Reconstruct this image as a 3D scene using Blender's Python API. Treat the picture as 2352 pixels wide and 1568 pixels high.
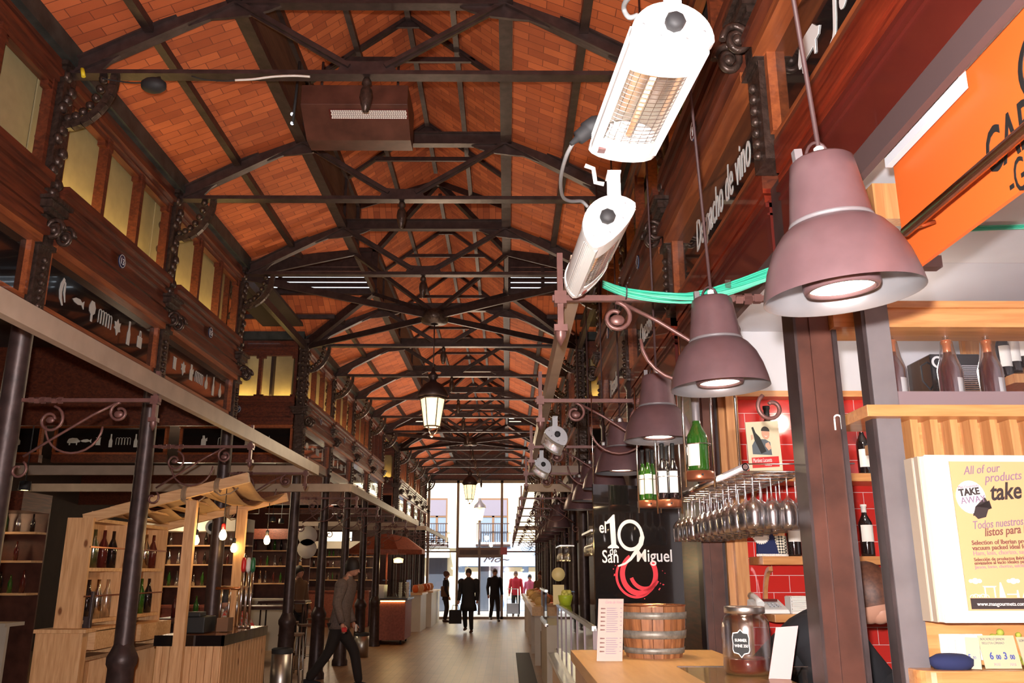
import bpy, bmesh, math, random
from mathutils import Vector, Matrix
R = math.radians
D = bpy.data
for o in list(D.objects): D.objects.remove(o)
SC = bpy.context.scene
COL = SC.collection
V = Vector
# ---------------------------------------------------------------- camera
CAMZ = 1.62
PITCH, YAW, FPX = R(15.15), R(0.32), 1950.0
cam = D.cameras.new('camera'); co = D.objects.new('camera', cam); COL.objects.link(co)
co.location = (0, 0, CAMZ); co.rotation_euler = (R(90)+PITCH, 0, -YAW)
cam.sensor_width = 36; cam.lens = FPX/2352*36; cam.clip_end = 200; cam.clip_start = .05
SC.camera = co
SC.view_settings.view_transform = 'Standard'; SC.view_settings.look = 'None'
SC.view_settings.gamma = 1; SC.view_settings.use_curve_mapping = False
SC.view_settings.exposure = 0.0
# ---------------------------------------------------------------- world, sun, flash
w = D.worlds.new('world'); SC.world = w; w.use_nodes = True
bg = w.node_tree.nodes['Background']
bg.inputs[0].default_value = (0.80, 0.90, 1.0, 1); bg.inputs[1].default_value = 3.8
def light(name, kind, loc, energy, color=(1,1,1), size=.05, rot=None, **k):
    l = D.lights.new(name, kind); l.energy = energy; l.color = color
    if kind in ('POINT', 'SPOT'): l.shadow_soft_size = size
    if kind == 'AREA': l.shape = 'RECTANGLE'; l.size = size; l.size_y = k.get('size_y', size)
    if kind == 'SPOT': l.spot_size = k.get('spot', R(90)); l.spot_blend = .6
    o = D.objects.new(name, l); o.location = loc; COL.objects.link(o)
    if rot: o.rotation_euler = rot
    return o
sun = light('sun', 'SUN', (0, 0, 30), 15.0, (1, .93, .8)); sun.rotation_euler = (R(43), 0, R(-12)); sun.data.angle = R(.6)
light('camera_flash', 'POINT', (-.04, -.03, CAMZ+.11), 950, (1, .95, .93), .025)
# light of the hanging lanterns, then added fill lights
LC = (1, .78, .52)
for y in (10.6, 21.75): light('lantern_light', 'POINT', (-.965, y, 3.15), 60, LC, .12)
for x, y, e in ((-5.5, 14.5, 50), (-5.2, 18.5, 60), (-5.2, 25.5, 60), (3.4, 14.5, 45), (3.2, 18.5, 50), (3.2, 26, 50), (-6.2, 10.2, 14), (-4.6, 6.0, 6)):
    light('added_aisle_fill', 'POINT', (x, y, 2.75), e, LC, .15)  # unseen points added to lift the dark aisles
for y, e_ in ((7.0, 8), (10.6, 22), (15.2, 45), (18.6, 60), (23.5, 75), (27.5, 60)):
    light('added_ceiling_fill', 'AREA', (-.965, y, 3.0), e_, (1, .72, .5), 1.0, (R(180), 0, 0), size_y=2.4)  # unseen area lights added to brighten the tiled ceiling
light('bar_spot', 'SPOT', (.55, 4.4, 2.5), 40, (1, .72, .4), .05, (0, 0, 0), spot=R(110))
light('stall_shop_light', 'POINT', (1.9, 4.2, 2.62), 14, (1, .85, .7), .06)

# ---------------------------------------------------------------- helpers
_R = co.rotation_euler.to_matrix()
def at(px, py, X=None, Y=None, Z=None):
    d = _R @ V(((px-1176)/FPX, (784-py)/FPX, -1)); o = co.location
    t = (Y-o.y)/d.y if Y is not None else (X-o.x)/d.x if X is not None else (Z-o.z)/d.z
    return o + d*t
def basis(o, xd, yd):
    x = V(xd).normalized(); y = V(yd).normalized(); z = x.cross(y)
    m = Matrix((x, y, z)).transposed().to_4x4(); m.translation = V(o); return m
class MB:
    def __init__(s): s.v = []; s.f = []; s.sm = []; s.uv = None
    def add(s, vs, fs, smooth=False):
        n = len(s.v); s.v += [V(a) for a in vs]; s.f += [[i+n for i in f] for f in fs]; s.sm += [smooth]*len(fs); return s
    def box(s, a, b, m=None):
        x0,y0,z0 = a; x1,y1,z1 = b
        vs = [V(p) for p in ((x0,y0,z0),(x1,y0,z0),(x1,y1,z0),(x0,y1,z0),(x0,y0,z1),(x1,y0,z1),(x1,y1,z1),(x0,y1,z1))]
        if m: vs = [m@p for p in vs]
        return s.add(vs, [(0,3,2,1),(4,5,6,7),(0,1,5,4),(1,2,6,5),(2,3,7,6),(3,0,4,7)])
    def cb(s, c, d, m=None):
        return s.box([c[i]-d[i]/2 for i in range(3)], [c[i]+d[i]/2 for i in range(3)], m)
    def bar(s, p, q, w, h, up=(0,0,1)):
        p = V(p); q = V(q); d = (q-p); L = d.length; d = d/L; u = V(up)
        if abs(d.dot(u)) > .98: u = V((0,1,0))
        sd = d.cross(u).normalized(); u = sd.cross(d)
        vs = [b + sd*a*w/2 + u*c*h/2 for b in (p,q) for a,c in ((-1,-1),(1,-1),(1,1),(-1,1))]
        return s.add(vs, [(0,1,2,3),(7,6,5,4),(0,4,5,1),(1,5,6,2),(2,6,7,3),(3,7,4,0)])
    def path(s, pts, r, n=8, closed=False, rz=None):
        pts = [V(p) for p in pts]; N = len(pts); rings = []; prev = None
        for i, p in enumerate(pts):
            if closed: t = pts[(i+1)%N]-pts[i-1]
            else: t = pts[min(i+1,N-1)]-pts[max(i-1,0)]
            t.normalize()
            if prev is None:
                a = V((0,0,1)) if abs(t.z) < .9 else V((1,0,0)); prev = t.cross(a).normalized()
            prev = (prev - t*prev.dot(t)).normalized(); b = t.cross(prev)
            rr = r[i] if isinstance(r, (list, tuple)) else r
            rings.append([p + prev*math.cos(2*math.pi*k/n)*rr + b*math.sin(2*math.pi*k/n)*(rr if rz is None else rz) for k in range(n)])
        vs = [a for g in rings for a in g]; fs = []
        for i in range(N if closed else N-1):
            j = (i+1)%N
            for k in range(n): fs.append((i*n+k, i*n+(k+1)%n, j*n+(k+1)%n, j*n+k))
        s.add(vs, fs, True)
        if not closed:
            s.add(rings[0], [list(range(n))[::-1]]); s.add(rings[-1], [list(range(n))])
        return s
    def tube(s, p, q, r, n=10, r2=None): return s.path([p, q], [r, r if r2 is None else r2], n)
    def lathe(s, prof, c=(0,0,0), n=24, m=None, a0=0, a1=2*math.pi, sy=1):
        full = abs(a1-a0-2*math.pi) < 1e-6; c = V(c); K = n if full else n+1; vs = []
        for r, z in prof:
            for k in range(K):
                a = a0+(a1-a0)*k/n; p = V((r*math.cos(a), r*sy*math.sin(a), z))
                vs.append((m@p if m else p)+c)
        fs = []
        for i in range(len(prof)-1):
            for k in range(n):
                k2 = (k+1)%K; fs.append((i*K+k, i*K+k2, (i+1)*K+k2, (i+1)*K+k))
        return s.add(vs, fs, True)
    def poly(s, pts, m, t=.004):
        n = len(pts); a = [m@V((x,y,t)) for x,y in pts]; b = [m@V((x,y,0)) for x,y in pts]
        ar = sum(pts[i][0]*pts[(i+1)%n][1]-pts[(i+1)%n][0]*pts[i][1] for i in range(n))
        if ar < 0: a.reverse(); b.reverse()
        return s.add(a+b, [list(range(n)), list(range(2*n-1, n-1, -1))]+[(i, n+i, n+(i+1)%n, (i+1)%n) for i in range(n)])
    def ring(s, c, r0, r1, m, t=.004, n=32, a0=0, a1=2*math.pi, sq=1):
        P = []; 
        for k in range(n):
            a = a0+(a1-a0)*k/n; b = a0+(a1-a0)*(k+1)/n
            q = [(c[0]+r*math.cos(g), c[1]+r*sq*math.sin(g)) for r, g in ((r0,a),(r1,a),(r1,b),(r0,b))]
            s.poly(q, m, t)
        return s
    def sphere(s, c, r, n=12, sc=(1,1,1), m=None):
        prof = [(math.sin(math.pi*i/n)*r, -math.cos(math.pi*i/n)*r) for i in range(n+1)]
        mm = Matrix.Diagonal((sc[0], sc[1], sc[2], 1)); mm = (m@mm) if m else mm
        return s.lathe(prof, c, max(8, n), mm)
    def build(s, name, mat, parent=None, bevel=0, solid=0):
        me = D.meshes.new(name); o = D.objects.new(name, me); COL.objects.link(o)
        if parent: off = parent['_o']; o.parent = parent
        else:
            lo = [min(p[i] for p in s.v) for i in range(3)]; hi = [max(p[i] for p in s.v) for i in range(3)]
            off = ((lo[0]+hi[0])/2, (lo[1]+hi[1])/2, lo[2]); o.location = off
        off = V(off); me.from_pydata([p-off for p in s.v], [], s.f); me.update()
        me.polygons.foreach_set('use_smooth', s.sm)
        if mat: me.materials.append(mat)
        bm = bmesh.new(); bm.from_mesh(me); bmesh.ops.remove_doubles(bm, verts=bm.verts, dist=1e-5)
        bmesh.ops.recalc_face_normals(bm, faces=bm.faces); bm.to_mesh(me); bm.free()
        o['_o'] = off
        if solid:
            m_ = o.modifiers.new('solid', 'SOLIDIFY'); m_.thickness = solid; m_.offset = 0
        if bevel:
            m_ = o.modifiers.new('bevel', 'BEVEL'); m_.width = bevel; m_.segments = 2; m_.limit_method = 'ANGLE'
        return o
def empty(name, loc, label=None, cat=None, group=None):
    o = D.objects.new(name, None); COL.objects.link(o); o.location = loc; o['_o'] = V(loc); o.empty_display_size = .1
    if label: tag(o, label, cat, group)
    return o
def tag(o, label=None, cat=None, group=None, kind=None):
    if label: o['label'] = label
    if cat: o['category'] = cat
    if group: o['group'] = group
    if kind: o['kind'] = kind
    return o
def struct(o): o['kind'] = 'structure'; return o
def dup(o, loc=None, label=None, rz=None, parent=None, group=None, scale=None):
    c = o.copy(); COL.objects.link(c)
    if parent: c.parent = parent
    for ch in list(o.children): dup(ch, parent=c)
    if loc is not None: c.location = loc
    if rz is not None: c.rotation_euler = (0, 0, rz)
    if scale is not None: c.scale = (scale,)*3
    if label: c['label'] = label
    if group: c['group'] = group
    return c
def text(s, size, m, mat, name='lettering', parent=None, shear=0, sx=1, t=.0015, bold=0, align='LEFT', space=1):
    cu = D.curves.new('t', 'FONT'); cu.body = s; cu.size = size; cu.shear = shear; cu.extrude = t/2
    cu.offset = bold; cu.align_x = align; cu.space_character = space; cu.resolution_u = 3
    ob = D.objects.new('t', cu); COL.objects.link(ob)
    dg = bpy.context.evaluated_depsgraph_get(); me = D.meshes.new_from_object(ob.evaluated_get(dg))
    D.objects.remove(ob)
    b = MB(); mm = m @ Matrix.Diagonal((sx, 1, 1, 1)) @ Matrix.Translation((0, 0, t/2))
    b.add([mm@v.co for v in me.vertices], [list(p.vertices) for p in me.polygons]); D.meshes.remove(me)
    return b.build(name, mat, parent)
# ---------------------------------------------------------------- materials
def nt(name):
    m = D.materials.new(name); m.use_nodes = True; return m, m.node_tree, m.node_tree.nodes['Principled BSDF']
def mat(name, c, rough=.5, metal=0, emit=None, es=1, noise=0, ns=8, bump=0, coat=0, trans=0, alpha=1, ior=1.5, spec=None, stretch=None):
    m, t, p = nt(name); p.inputs['Base Color'].default_value = (*c, 1); p.inputs['Roughness'].default_value = rough
    p.inputs['Metallic'].default_value = metal; p.inputs['Coat Weight'].default_value = coat
    p.inputs['Transmission Weight'].default_value = trans; p.inputs['IOR'].default_value = ior
    if spec is not None: p.inputs['Specular IOR Level'].default_value = spec
    if emit: p.inputs['Emission Color'].default_value = (*emit, 1); p.inputs['Emission Strength'].default_value = es
    if noise or bump:
        tc = t.nodes.new('ShaderNodeTexCoord'); mp = t.nodes.new('ShaderNodeMapping'); n = t.nodes.new('ShaderNodeTexNoise')
        t.links.new(tc.outputs['Object'], mp.inputs[0]); t.links.new(mp.outputs[0], n.inputs['Vector'])
        if stretch: mp.inputs['Scale'].default_value = stretch
        n.inputs['Scale'].default_value = ns; n.inputs['Detail'].default_value = 5
        if noise:
            r = t.nodes.new('ShaderNodeValToRGB'); r.color_ramp.elements[0].position = .3; r.color_ramp.elements[1].position = .7
            r.color_ramp.elements[0].color = (*[a*(1-noise) for a in c], 1); r.color_ramp.elements[1].color = (*[min(1, a*(1+noise)) for a in c], 1)
            t.links.new(n.outputs[0], r.inputs[0]); t.links.new(r.outputs[0], p.inputs['Base Color'])
        if bump:
            b = t.nodes.new('ShaderNodeBump'); b.inputs['Strength'].default_value = bump; b.inputs['Distance'].default_value = .02
            t.links.new(n.outputs[0], b.inputs['Height']); t.links.new(b.outputs[0], p.inputs['Normal'])
    return m
def brickmat(name, c1, c2, mortar, bw, bh, ms, rough=.6, coat=0, bump=.3, bias=0, nz=.25):
    m, t, p = nt(name); L = t.links
    uv = t.nodes.new('ShaderNodeTexCoord'); b = t.nodes.new('ShaderNodeTexBrick'); L.new(uv.outputs['UV'], b.inputs['Vector'])
    b.inputs['Color1'].default_value = (*c1, 1); b.inputs['Color2'].default_value = (*c2, 1); b.inputs['Mortar'].default_value = (*mortar, 1)
    b.inputs['Scale'].default_value = 1; b.inputs['Brick Width'].default_value = bw; b.inputs['Row Height'].default_value = bh
    b.inputs['Mortar Size'].default_value = ms; b.inputs['Bias'].default_value = bias; b.inputs['Mortar Smooth'].default_value = .1
    n = t.nodes.new('ShaderNodeTexNoise'); n.inputs['Scale'].default_value = 2.5; n.inputs['Detail'].default_value = 6; L.new(uv.outputs['UV'], n.inputs['Vector'])
    mx = t.nodes.new('ShaderNodeMix'); mx.data_type = 'RGBA'; mx.blend_type = 'MULTIPLY'; mx.inputs[0].default_value = nz*2
    L.new(b.outputs['Color'], mx.inputs[6]); L.new(n.outputs[0], mx.inputs[7])
    g = t.nodes.new('ShaderNodeMix'); g.data_type = 'RGBA'; g.blend_type = 'MIX'; g.inputs[0].default_value = 1 if nz else 0
    L.new(b.outputs['Color'], g.inputs[6]); L.new(mx.outputs[2], g.inputs[7]); L.new(g.outputs[2], p.inputs['Base Color'])
    bp = t.nodes.new('ShaderNodeBump'); bp.inputs['Strength'].default_value = bump; bp.inputs['Distance'].default_value = .006; bp.invert = True
    L.new(b.outputs['Fac'], bp.inputs['Height']); L.new(bp.outputs[0], p.inputs['Normal'])
    p.inputs['Roughness'].default_value = rough; p.inputs['Coat Weight'].default_value = coat; return m
def woodmat(name, c1, c2, rough=.45, scale=(1, 12, 12), coat=0, ns=3, knots=False, bump=.08):
    m, t, p = nt(name); L = t.links
    tc = t.nodes.new('ShaderNodeTexCoord'); mp = t.nodes.new('ShaderNodeMapping'); mp.inputs['Scale'].default_value = scale
    L.new(tc.outputs['Object'], mp.inputs[0]); n = t.nodes.new('ShaderNodeTexNoise'); n.inputs['Scale'].default_value = ns
    n.inputs['Detail'].default_value = 6; n.inputs['Distortion'].default_value = .6; L.new(mp.outputs[0], n.inputs['Vector'])
    r = t.nodes.new('ShaderNodeValToRGB'); r.color_ramp.elements[0].position = .35; r.color_ramp.elements[1].position = .68
    r.color_ramp.elements[0].color = (*c2, 1); r.color_ramp.elements[1].color = (*c1, 1); L.new(n.outputs[0], r.inputs[0]); out = r.outputs[0]
    if knots:
        v = t.nodes.new('ShaderNodeTexVoronoi'); v.inputs['Scale'].default_value = 2.6; m2 = t.nodes.new('ShaderNodeMapping'); m2.inputs['Scale'].default_value = (1.6, 1.6, .8)
        L.new(tc.outputs['Object'], m2.inputs[0]); L.new(m2.outputs[0], v.inputs['Vector'])
        r2 = t.nodes.new('ShaderNodeValToRGB'); r2.color_ramp.elements[0].position = .05; r2.color_ramp.elements[1].position = .09
        r2.color_ramp.elements[0].color = (.32, .2, .12, 1); r2.color_ramp.elements[1].color = (1, 1, 1, 1); L.new(v.outputs['Distance'], r2.inputs[0])
        mx = t.nodes.new('ShaderNodeMix'); mx.data_type = 'RGBA'; mx.blend_type = 'MULTIPLY'; mx.inputs[0].default_value = 1
        L.new(out, mx.inputs[6]); L.new(r2.outputs[0], mx.inputs[7]); out = mx.outputs[2]
    L.new(out, p.inputs['Base Color'])
    b = t.nodes.new('ShaderNodeBump'); b.inputs['Strength'].default_value = bump; b.inputs['Distance'].default_value = .01
    L.new(n.outputs[0], b.inputs['Height']); L.new(b.outputs[0], p.inputs['Normal'])
    p.inputs['Roughness'].default_value = rough; p.inputs['Coat Weight'].default_value = coat; return m
def clearmat(name, tint=(1,1,1), refl=1.0, rough=.02, base=.04, k=.8, p=3.0):
    m = D.materials.new(name); m.use_nodes = True; t = m.node_tree; t.nodes.clear()
    o = t.nodes.new('ShaderNodeOutputMaterial'); mx = t.nodes.new('ShaderNodeMixShader'); tr = t.nodes.new('ShaderNodeBsdfTransparent')
    gl = t.nodes.new('ShaderNodeBsdfGlossy'); lw = t.nodes.new('ShaderNodeLayerWeight'); lw.inputs[0].default_value = .5
    tr.inputs[0].default_value = (*tint, 1); gl.inputs['Roughness'].default_value = rough
    pw = t.nodes.new('ShaderNodeMath'); pw.operation = 'POWER'; pw.inputs[1].default_value = p
    mt = t.nodes.new('ShaderNodeMath'); mt.operation = 'MULTIPLY_ADD'; mt.inputs[1].default_value = k*refl; mt.inputs[2].default_value = base*refl; mt.use_clamp = True
    t.links.new(lw.outputs['Facing'], pw.inputs[0]); t.links.new(pw.outputs[0], mt.inputs[0]); t.links.new(mt.outputs[0], mx.inputs[0])
    t.links.new(tr.outputs[0], mx.inputs[1]); t.links.new(gl.outputs[0], mx.inputs[2]); t.links.new(mx.outputs[0], o.inputs[0]); return m
M = dict(
 tile=brickmat('terracotta_tile', (.76,.19,.062), (.44,.09,.03), (.27,.065,.028), .24, .085, .003, rough=.75, bias=-.15),
 redtile=brickmat('red_glazed_tile', (.62,.035,.028), (.55,.028,.022), (.75,.55,.52), .19, .094, .0017, rough=.12, coat=.6, nz=0),
 mahog=woodmat('mahogany', (.16,.038,.016), (.065,.016,.009), .4, (10,1,14), coat=.2),
 trimw=woodmat('orange_trim_wood', (.36,.10,.03), (.2,.05,.017), .4, (10,1,14), coat=.2),
 redwood=woodmat('red_varnish_wood', (.27,.035,.013), (.12,.012,.006), .3, (10,.8,14), coat=.5),
 redpanel=mat('oxblood_panel', (.095,.013,.009), .32, coat=.5, noise=.12, ns=4),
 plank=woodmat('brown_planks', (.12,.055,.03), (.07,.03,.018), .7, (14,1,14)),
 iron=mat('dark_iron', (.055,.034,.032), .42, .35, noise=.3, ns=14, bump=.15),
 ironhi=mat('dark_iron_ornate', (.06,.038,.03), .33, .4, noise=.4, ns=30, bump=.4),
 iron2=mat('bluish_iron', (.05,.055,.05), .5, .3, noise=.4, ns=9, bump=.2),
 brackiron=mat('maroon_bracket_iron', (.16,.075,.065), .4, .3, noise=.2, ns=20),
 channel=mat('grey_beige_metal', (.36,.27,.2), .5, .1, noise=.12, ns=6),
 pane=mat('cream_pane', (.42,.33,.17), .6, noise=.06, ns=12),
 led=mat('warm_led', (.1,.1,.1), .5, emit=(1,.72,.22), es=60),
 black=mat('black_gloss', (.008,.007,.007), .08, coat=.8),
 white=mat('white_letter', (.75,.74,.72), .5),
 letter=mat('grey_letter', (.55,.55,.52), .5),
 blue=mat('blue_enamel', (.02,.035,.09), .2, coat=.5),
 wallwhite=mat('white_paint', (.62,.62,.66), .6, noise=.03, ns=5),
 pine=woodmat('pine', (.72,.43,.21), (.55,.29,.12), .55, (14,14,1.2), knots=True),
 pineh=woodmat('pine_beam', (.72,.45,.23), (.56,.31,.14), .55, (1.2,14,14), knots=True),
 oak=woodmat('honey_oak', (.62,.31,.12), (.47,.2,.07), .4, (16,16,1.2), coat=.2),
 oakh=woodmat('honey_oak_horizontal', (.62,.30,.11), (.48,.2,.065), .35, (1.2,16,16), coat=.3),
 beech=woodmat('beech_counter', (.72,.42,.16), (.62,.34,.12), .4, (8,.8,8), coat=.1),
 floor=brickmat('plank_floor', (.50,.31,.17), (.40,.24,.13), (.2,.12,.07), 1.4, .12, .003, rough=.36, bump=.15),
 steel=mat('steel', (.6,.58,.57), .22, 1), brush=mat('brushed_steel', (.55,.53,.5), .38, 1),
 greypost=mat('grey_post', (.17,.15,.155), .5, .2, noise=.12, ns=8), greyrail=mat('mauve_grey_rail', (.24,.17,.18), .5, .1),
 casing=mat('brown_casing', (.09,.032,.021), .4, .1, noise=.35, ns=7, bump=.1), casingd=mat('dark_casing_side', (.05,.035,.035), .35, .2, noise=.3, ns=9),
 lampshade=mat('bronze_shade', (.125,.07,.075), .38, .25, noise=.1, ns=20), shadein=mat('shade_inside', (.28,.27,.28), .35, .6),
 lampglow=mat('lamp_glow', (1,1,1), .5, emit=(1,.86,.6), es=14), bulb=mat('bulb_glow', (1,.9,.6), .5, emit=(1,.68,.25), es=25),
 lantglow=mat('lantern_glass', (1,.9,.7), .4, emit=(1,.72,.36), es=1.6),
 heatw=mat('white_enamel', (.80,.80,.78), .35), heatg=mat('silver_grey', (.42,.43,.45), .35, .3),
 reflect=mat('heater_reflector', (.85,.8,.72), .2, .9), quartz=mat('heater_tube', (.9,.75,.6), .2, emit=(1,.45,.2), es=.8),
 rubber=mat('black_rubber', (.02,.02,.022), .65), cable=mat('grey_cable', (.2,.2,.2), .5), brcable=mat('maroon_cable', (.045,.018,.018), .6),
 green=mat('green_cable', (.03,.42,.27), .45), green2=mat('green_cable_pale', (.10,.50,.33), .45),
 orange=mat('orange_sign', (.62,.115,.018), .5), brass=mat('brass', (.5,.22,.1), .25, .9),
 glass=clearmat('clear_glass', (.93,.97,.95), 1.0), wglass=clearmat('wine_glass', (.98,.98,.99), 1.0, .2, .22, .8, 1.5),
 facglass=clearmat('facade_glass', (.97,.98,1), .5),
 botg=mat('green_bottle', (.02,.09,.01), .06, coat=1, spec=.8), botd=mat('dark_bottle', (.012,.008,.008), .08, coat=1),
 botr=mat('amber_bottle', (.08,.012,.01), .08, coat=1), paper=mat('paper', (.80,.76,.70), .7),
 foil=mat('orange_foil', (.75,.22,.08), .3, .3), copper=mat('copper_disc', (.35,.12,.06), .3, .7),
 redp=mat('red_plastic', (.6,.02,.02), .35), greenp=mat('green_plastic', (.02,.15,.06), .35),
 tapes=mat('silver', (.7,.7,.7), .15, 1), navy=mat('navy_cloth', (.012,.018,.075), .9), brownb=mat('brown_box', (.16,.08,.04), .7),
 skin=mat('skin', (.55,.27,.18), .5), hairb=mat('dark_hair', (.02,.013,.01), .6), hairbr=mat('brown_hair', (.10,.035,.018), .55, noise=.4, ns=60),
 sweater=mat('grey_sweater', (.17,.125,.105), .9, noise=.2, ns=40, bump=.2), blackc=mat('black_coat', (.012,.011,.014), .85), darktr=mat('dark_trousers', (.02,.015,.014), .9),
 redcoat=mat('red_coat', (.55,.02,.04), .8), shoe=mat('brown_shoe', (.08,.035,.02), .5),
 facade=mat('cream_render', (.78,.66,.42), .8, noise=.05, ns=2), bluepaint=mat('pale_blue_paint', (.30,.42,.62), .6), street=mat('pavement', (.5,.47,.43), .8, noise=.1, ns=3),
 darkin=mat('dark_glass_window', (.05,.06,.08), .1, coat=.5), curtain=mat('pale_curtain', (.55,.62,.7), .7),
 terra=mat('terracotta_paint', (.30,.075,.04), .55, noise=.25, ns=20), counterw=mat('off_white_counter', (.62,.55,.45), .5, noise=.05, ns=4),
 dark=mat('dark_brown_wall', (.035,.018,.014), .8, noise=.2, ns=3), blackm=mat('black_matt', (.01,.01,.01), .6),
)
ORD = ['first', 'second', 'third', 'fourth', 'fifth', 'sixth', 'seventh', 'eighth', 'ninth', 'tenth', 'eleventh', 'twelfth', 'thirteenth', 'fourteenth', 'fifteenth', 'sixteenth']
rnd = random.Random(7)
def uvbuild(name, polys, mt):
    """polys: list of (points, u axis, v axis)"""
    me = D.meshes.new(name); vs = []; fs = []; uvs = []
    for pts, ua, va in polys:
        n = len(vs); vs += [V(p) for p in pts]; fs.append(list(range(n, n+len(pts))))
        uvs += [(V(p).dot(V(ua)), V(p).dot(V(va))) for p in pts]
    me.from_pydata(vs, [], fs); l = me.uv_layers.new(name='UVMap')
    for i, u in enumerate(uvs): l.data[i].uv = u
    me.materials.append(mt); o = D.objects.new(name, me); COL.objects.link(o); o['_o'] = V((0,0,0)); return o
# ---------------------------------------------------------------- hall geometry
XL, XR, XC, KL, KR = -3.0, 1.07, -.95, -1.885, -.015
ZT, ZE, ZK, ZM, ZR = 4.86, 5.0, 5.45, 6.06, 6.77
COLS = [1.07, 3.07, 5.07, 7.05, 9.05, 12.2, 14.2, 16.2, 18.2, 20.2, 23.3, 25.3, 27.3, 29.3, 31.3]
CROSS = [(9.05, 12.2), (20.2, 23.3)]
Y0, YE = -1.0, 31.3
# floor
uvbuild('floor', [([(-10, -2, 0), (9, -2, 0), (9, 31.5, 0), (-10, 31.5, 0)], (0, 1, 0), (1, 0, 0))], M['floor']); struct(D.objects['floor'])
# ---- tiled ceiling
def cv(a, b):  # slope axis
    d = V(b)-V(a); return d.normalized()
polys = []
def slab(ptsfn):
    pass
segs = [(Y0, 9.05, False, True), (12.2, 20.2, True, True), (23.3, YE, True, False)]
KI = .8  # inset of the side hall knee
for s in (-1, 1):
    xe, xk = (XL, KL) if s < 0 else (XR, KR)
    sl = cv((xe, 0, ZE), (xk, 0, ZK)); su = cv((xk, 0, ZM), (XC, 0, ZR))
    for a, b, ca, cb in segs:
        ka = a-KI if ca else a; kb = b+KI if cb else b
        ma = a-(CROSS[0][1]-CROSS[0][0])/2 if ca else a; mb = b+(CROSS[0][1]-CROSS[0][0])/2 if cb else b
        polys.append(([(xe, a, ZE), (xe, b, ZE), (xk, kb, ZK), (xk, ka, ZK)], sl, (0, 1, 0)))
        polys.append(([(xk, ka, ZM), (xk, kb, ZM), (XC, mb, ZR), (XC, ma, ZR)], su, (0, 1, 0)))
    xo = -10 if s < 0 else 9
    for a, b in CROSS:
        m = (a+b)/2
        for ye, yk in ((a, a+KI), (b, b-KI)):
            polys.append(([(xo, ye, ZE), (xe, ye, ZE), (xk, yk, ZK), (xo, yk, ZK)], cv((0, ye, ZE), (0, yk, ZK)), (1, 0, 0)))
            polys.append(([(xo, yk, ZM), (xk, yk, ZM), (XC, m, ZR), (xo, m, ZR)], cv((0, yk, ZM), (0, m, ZR)), (1, 0, 0)))
struct(uvbuild('ceiling', polys, M['tile']))
# ---- monitor sides
b = MB()
for s in (-1, 1):
    xk = KL if s < 0 else KR; xo = xk+s*.06
    for a, e, ca, cb in segs:
        b.box((min(xk, xo), a-(KI if ca else 0), ZK), (max(xk, xo), e+(KI if cb else 0), ZM))
struct(b.build('trim_1', M['plank']))
n = 0
for a, e in CROSS:
    for s in (-1, 1):
        for yk, sg in ((a+KI, -1), (e-KI, 1)):
            n += 1; b = MB(); x0, x1 = (-10, KL-.05) if s < 0 else (KR+.05, 9)
            for k in range(5):
                z = ZK+.005+k*.0775; b.box((x0, yk-.01, z-.03 if k else z-.01), (x1, yk+.01, z+.03))
            b.box((x0, yk-.02, ZK+.35), (x1, yk+.02, ZM)); b.box((x0, yk-.03, ZK-.05), (x1, yk+.03, ZK))
            for x in (-3.22, -4.6, -6.2) if s < 0 else (.5, 2.0, 3.6): b.box((x-.025, yk-.025, ZK), (x+.025, yk+.025, ZM))
            o = b.build('louvred_vent', M['iron'])
            tag(o, 'dark louvred roof vent of the %s %s cross hall, on its %s side' % ('left' if s < 0 else 'right', 'near' if a < 15 else 'far', 'near' if sg < 0 else 'far'), 'vent', 'louvred roof vents')
# ---- roof covering above (keeps daylight out), purlins
b = MB()
for x, z in ((XL+.55, 5.22), (XR-.55, 5.22)):
    for a, e, ca, cb in segs: b.box((x-.03, a-(.4 if ca else 0), z-.05), (x+.03, e+(.4 if cb else 0), z+.02))
for a, e in CROSS:
    for y in (a+.4, e-.4):
        for x0, x1 in ((-10, XL+.5), (XR-.5, 9)): b.box((x0, y-.03, 5.15), (x1, y+.03, 5.21))
struct(b.build('trim_2', M['iron']))
b = MB()
for x, z, w_ in ((KL, ZK, .05), (KR, ZK, .05), (KL, ZM, .04), (KR, ZM, .04)):
    for a, e, ca, cb in segs: b.box((x-w_, a-(KI if ca else 0), z-.05), (x+w_, e+(KI if cb else 0), z+.03))
for x, z in (((KL+XC)/2, (ZM+ZR)/2-.03), ((KR+XC)/2, (ZM+ZR)/2-.03), (XC, ZR-.04)):
    for a, e, ca, cb in segs: b.box((x-.025, a-(1.2 if ca else 0), z-.04), (x+.025, e+(1.2 if cb else 0), z+.02))
for a, e in CROSS:
    for y in (a+KI, e-KI):
        for x0, x1 in ((-10, KL), (KR, 9)):
            b.box((x0, y-.04, ZK-.06), (x1, y+.04, ZK+.02)); b.box((x0, y-.04, ZM-.04), (x1, y+.04, ZM+.02))
    for x0, x1 in ((-10, XC), (XC, 9)): b.box((x0, (a+e)/2-.025, ZR-.08), (x1, (a+e)/2+.025, ZR-.02))
struct(b.build('trim_3', M['iron']))
b = MB()
for x in (XL, XR):
    for a, e, ca, cb in segs: b.box((x-.08, a, 4.9), (x+.1 if x < 0 else x+.08, e, 5.08)); 
for a, e in CROSS:
    for y in (a, e):
        for x0, x1 in ((-10, XL), (XR, 9)): b.box((x0, y-(.09 if y == e else .02), 4.93), (x1, y+.02, 5.06))
struct(b.build('trim_4', M['iron2']))
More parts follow.
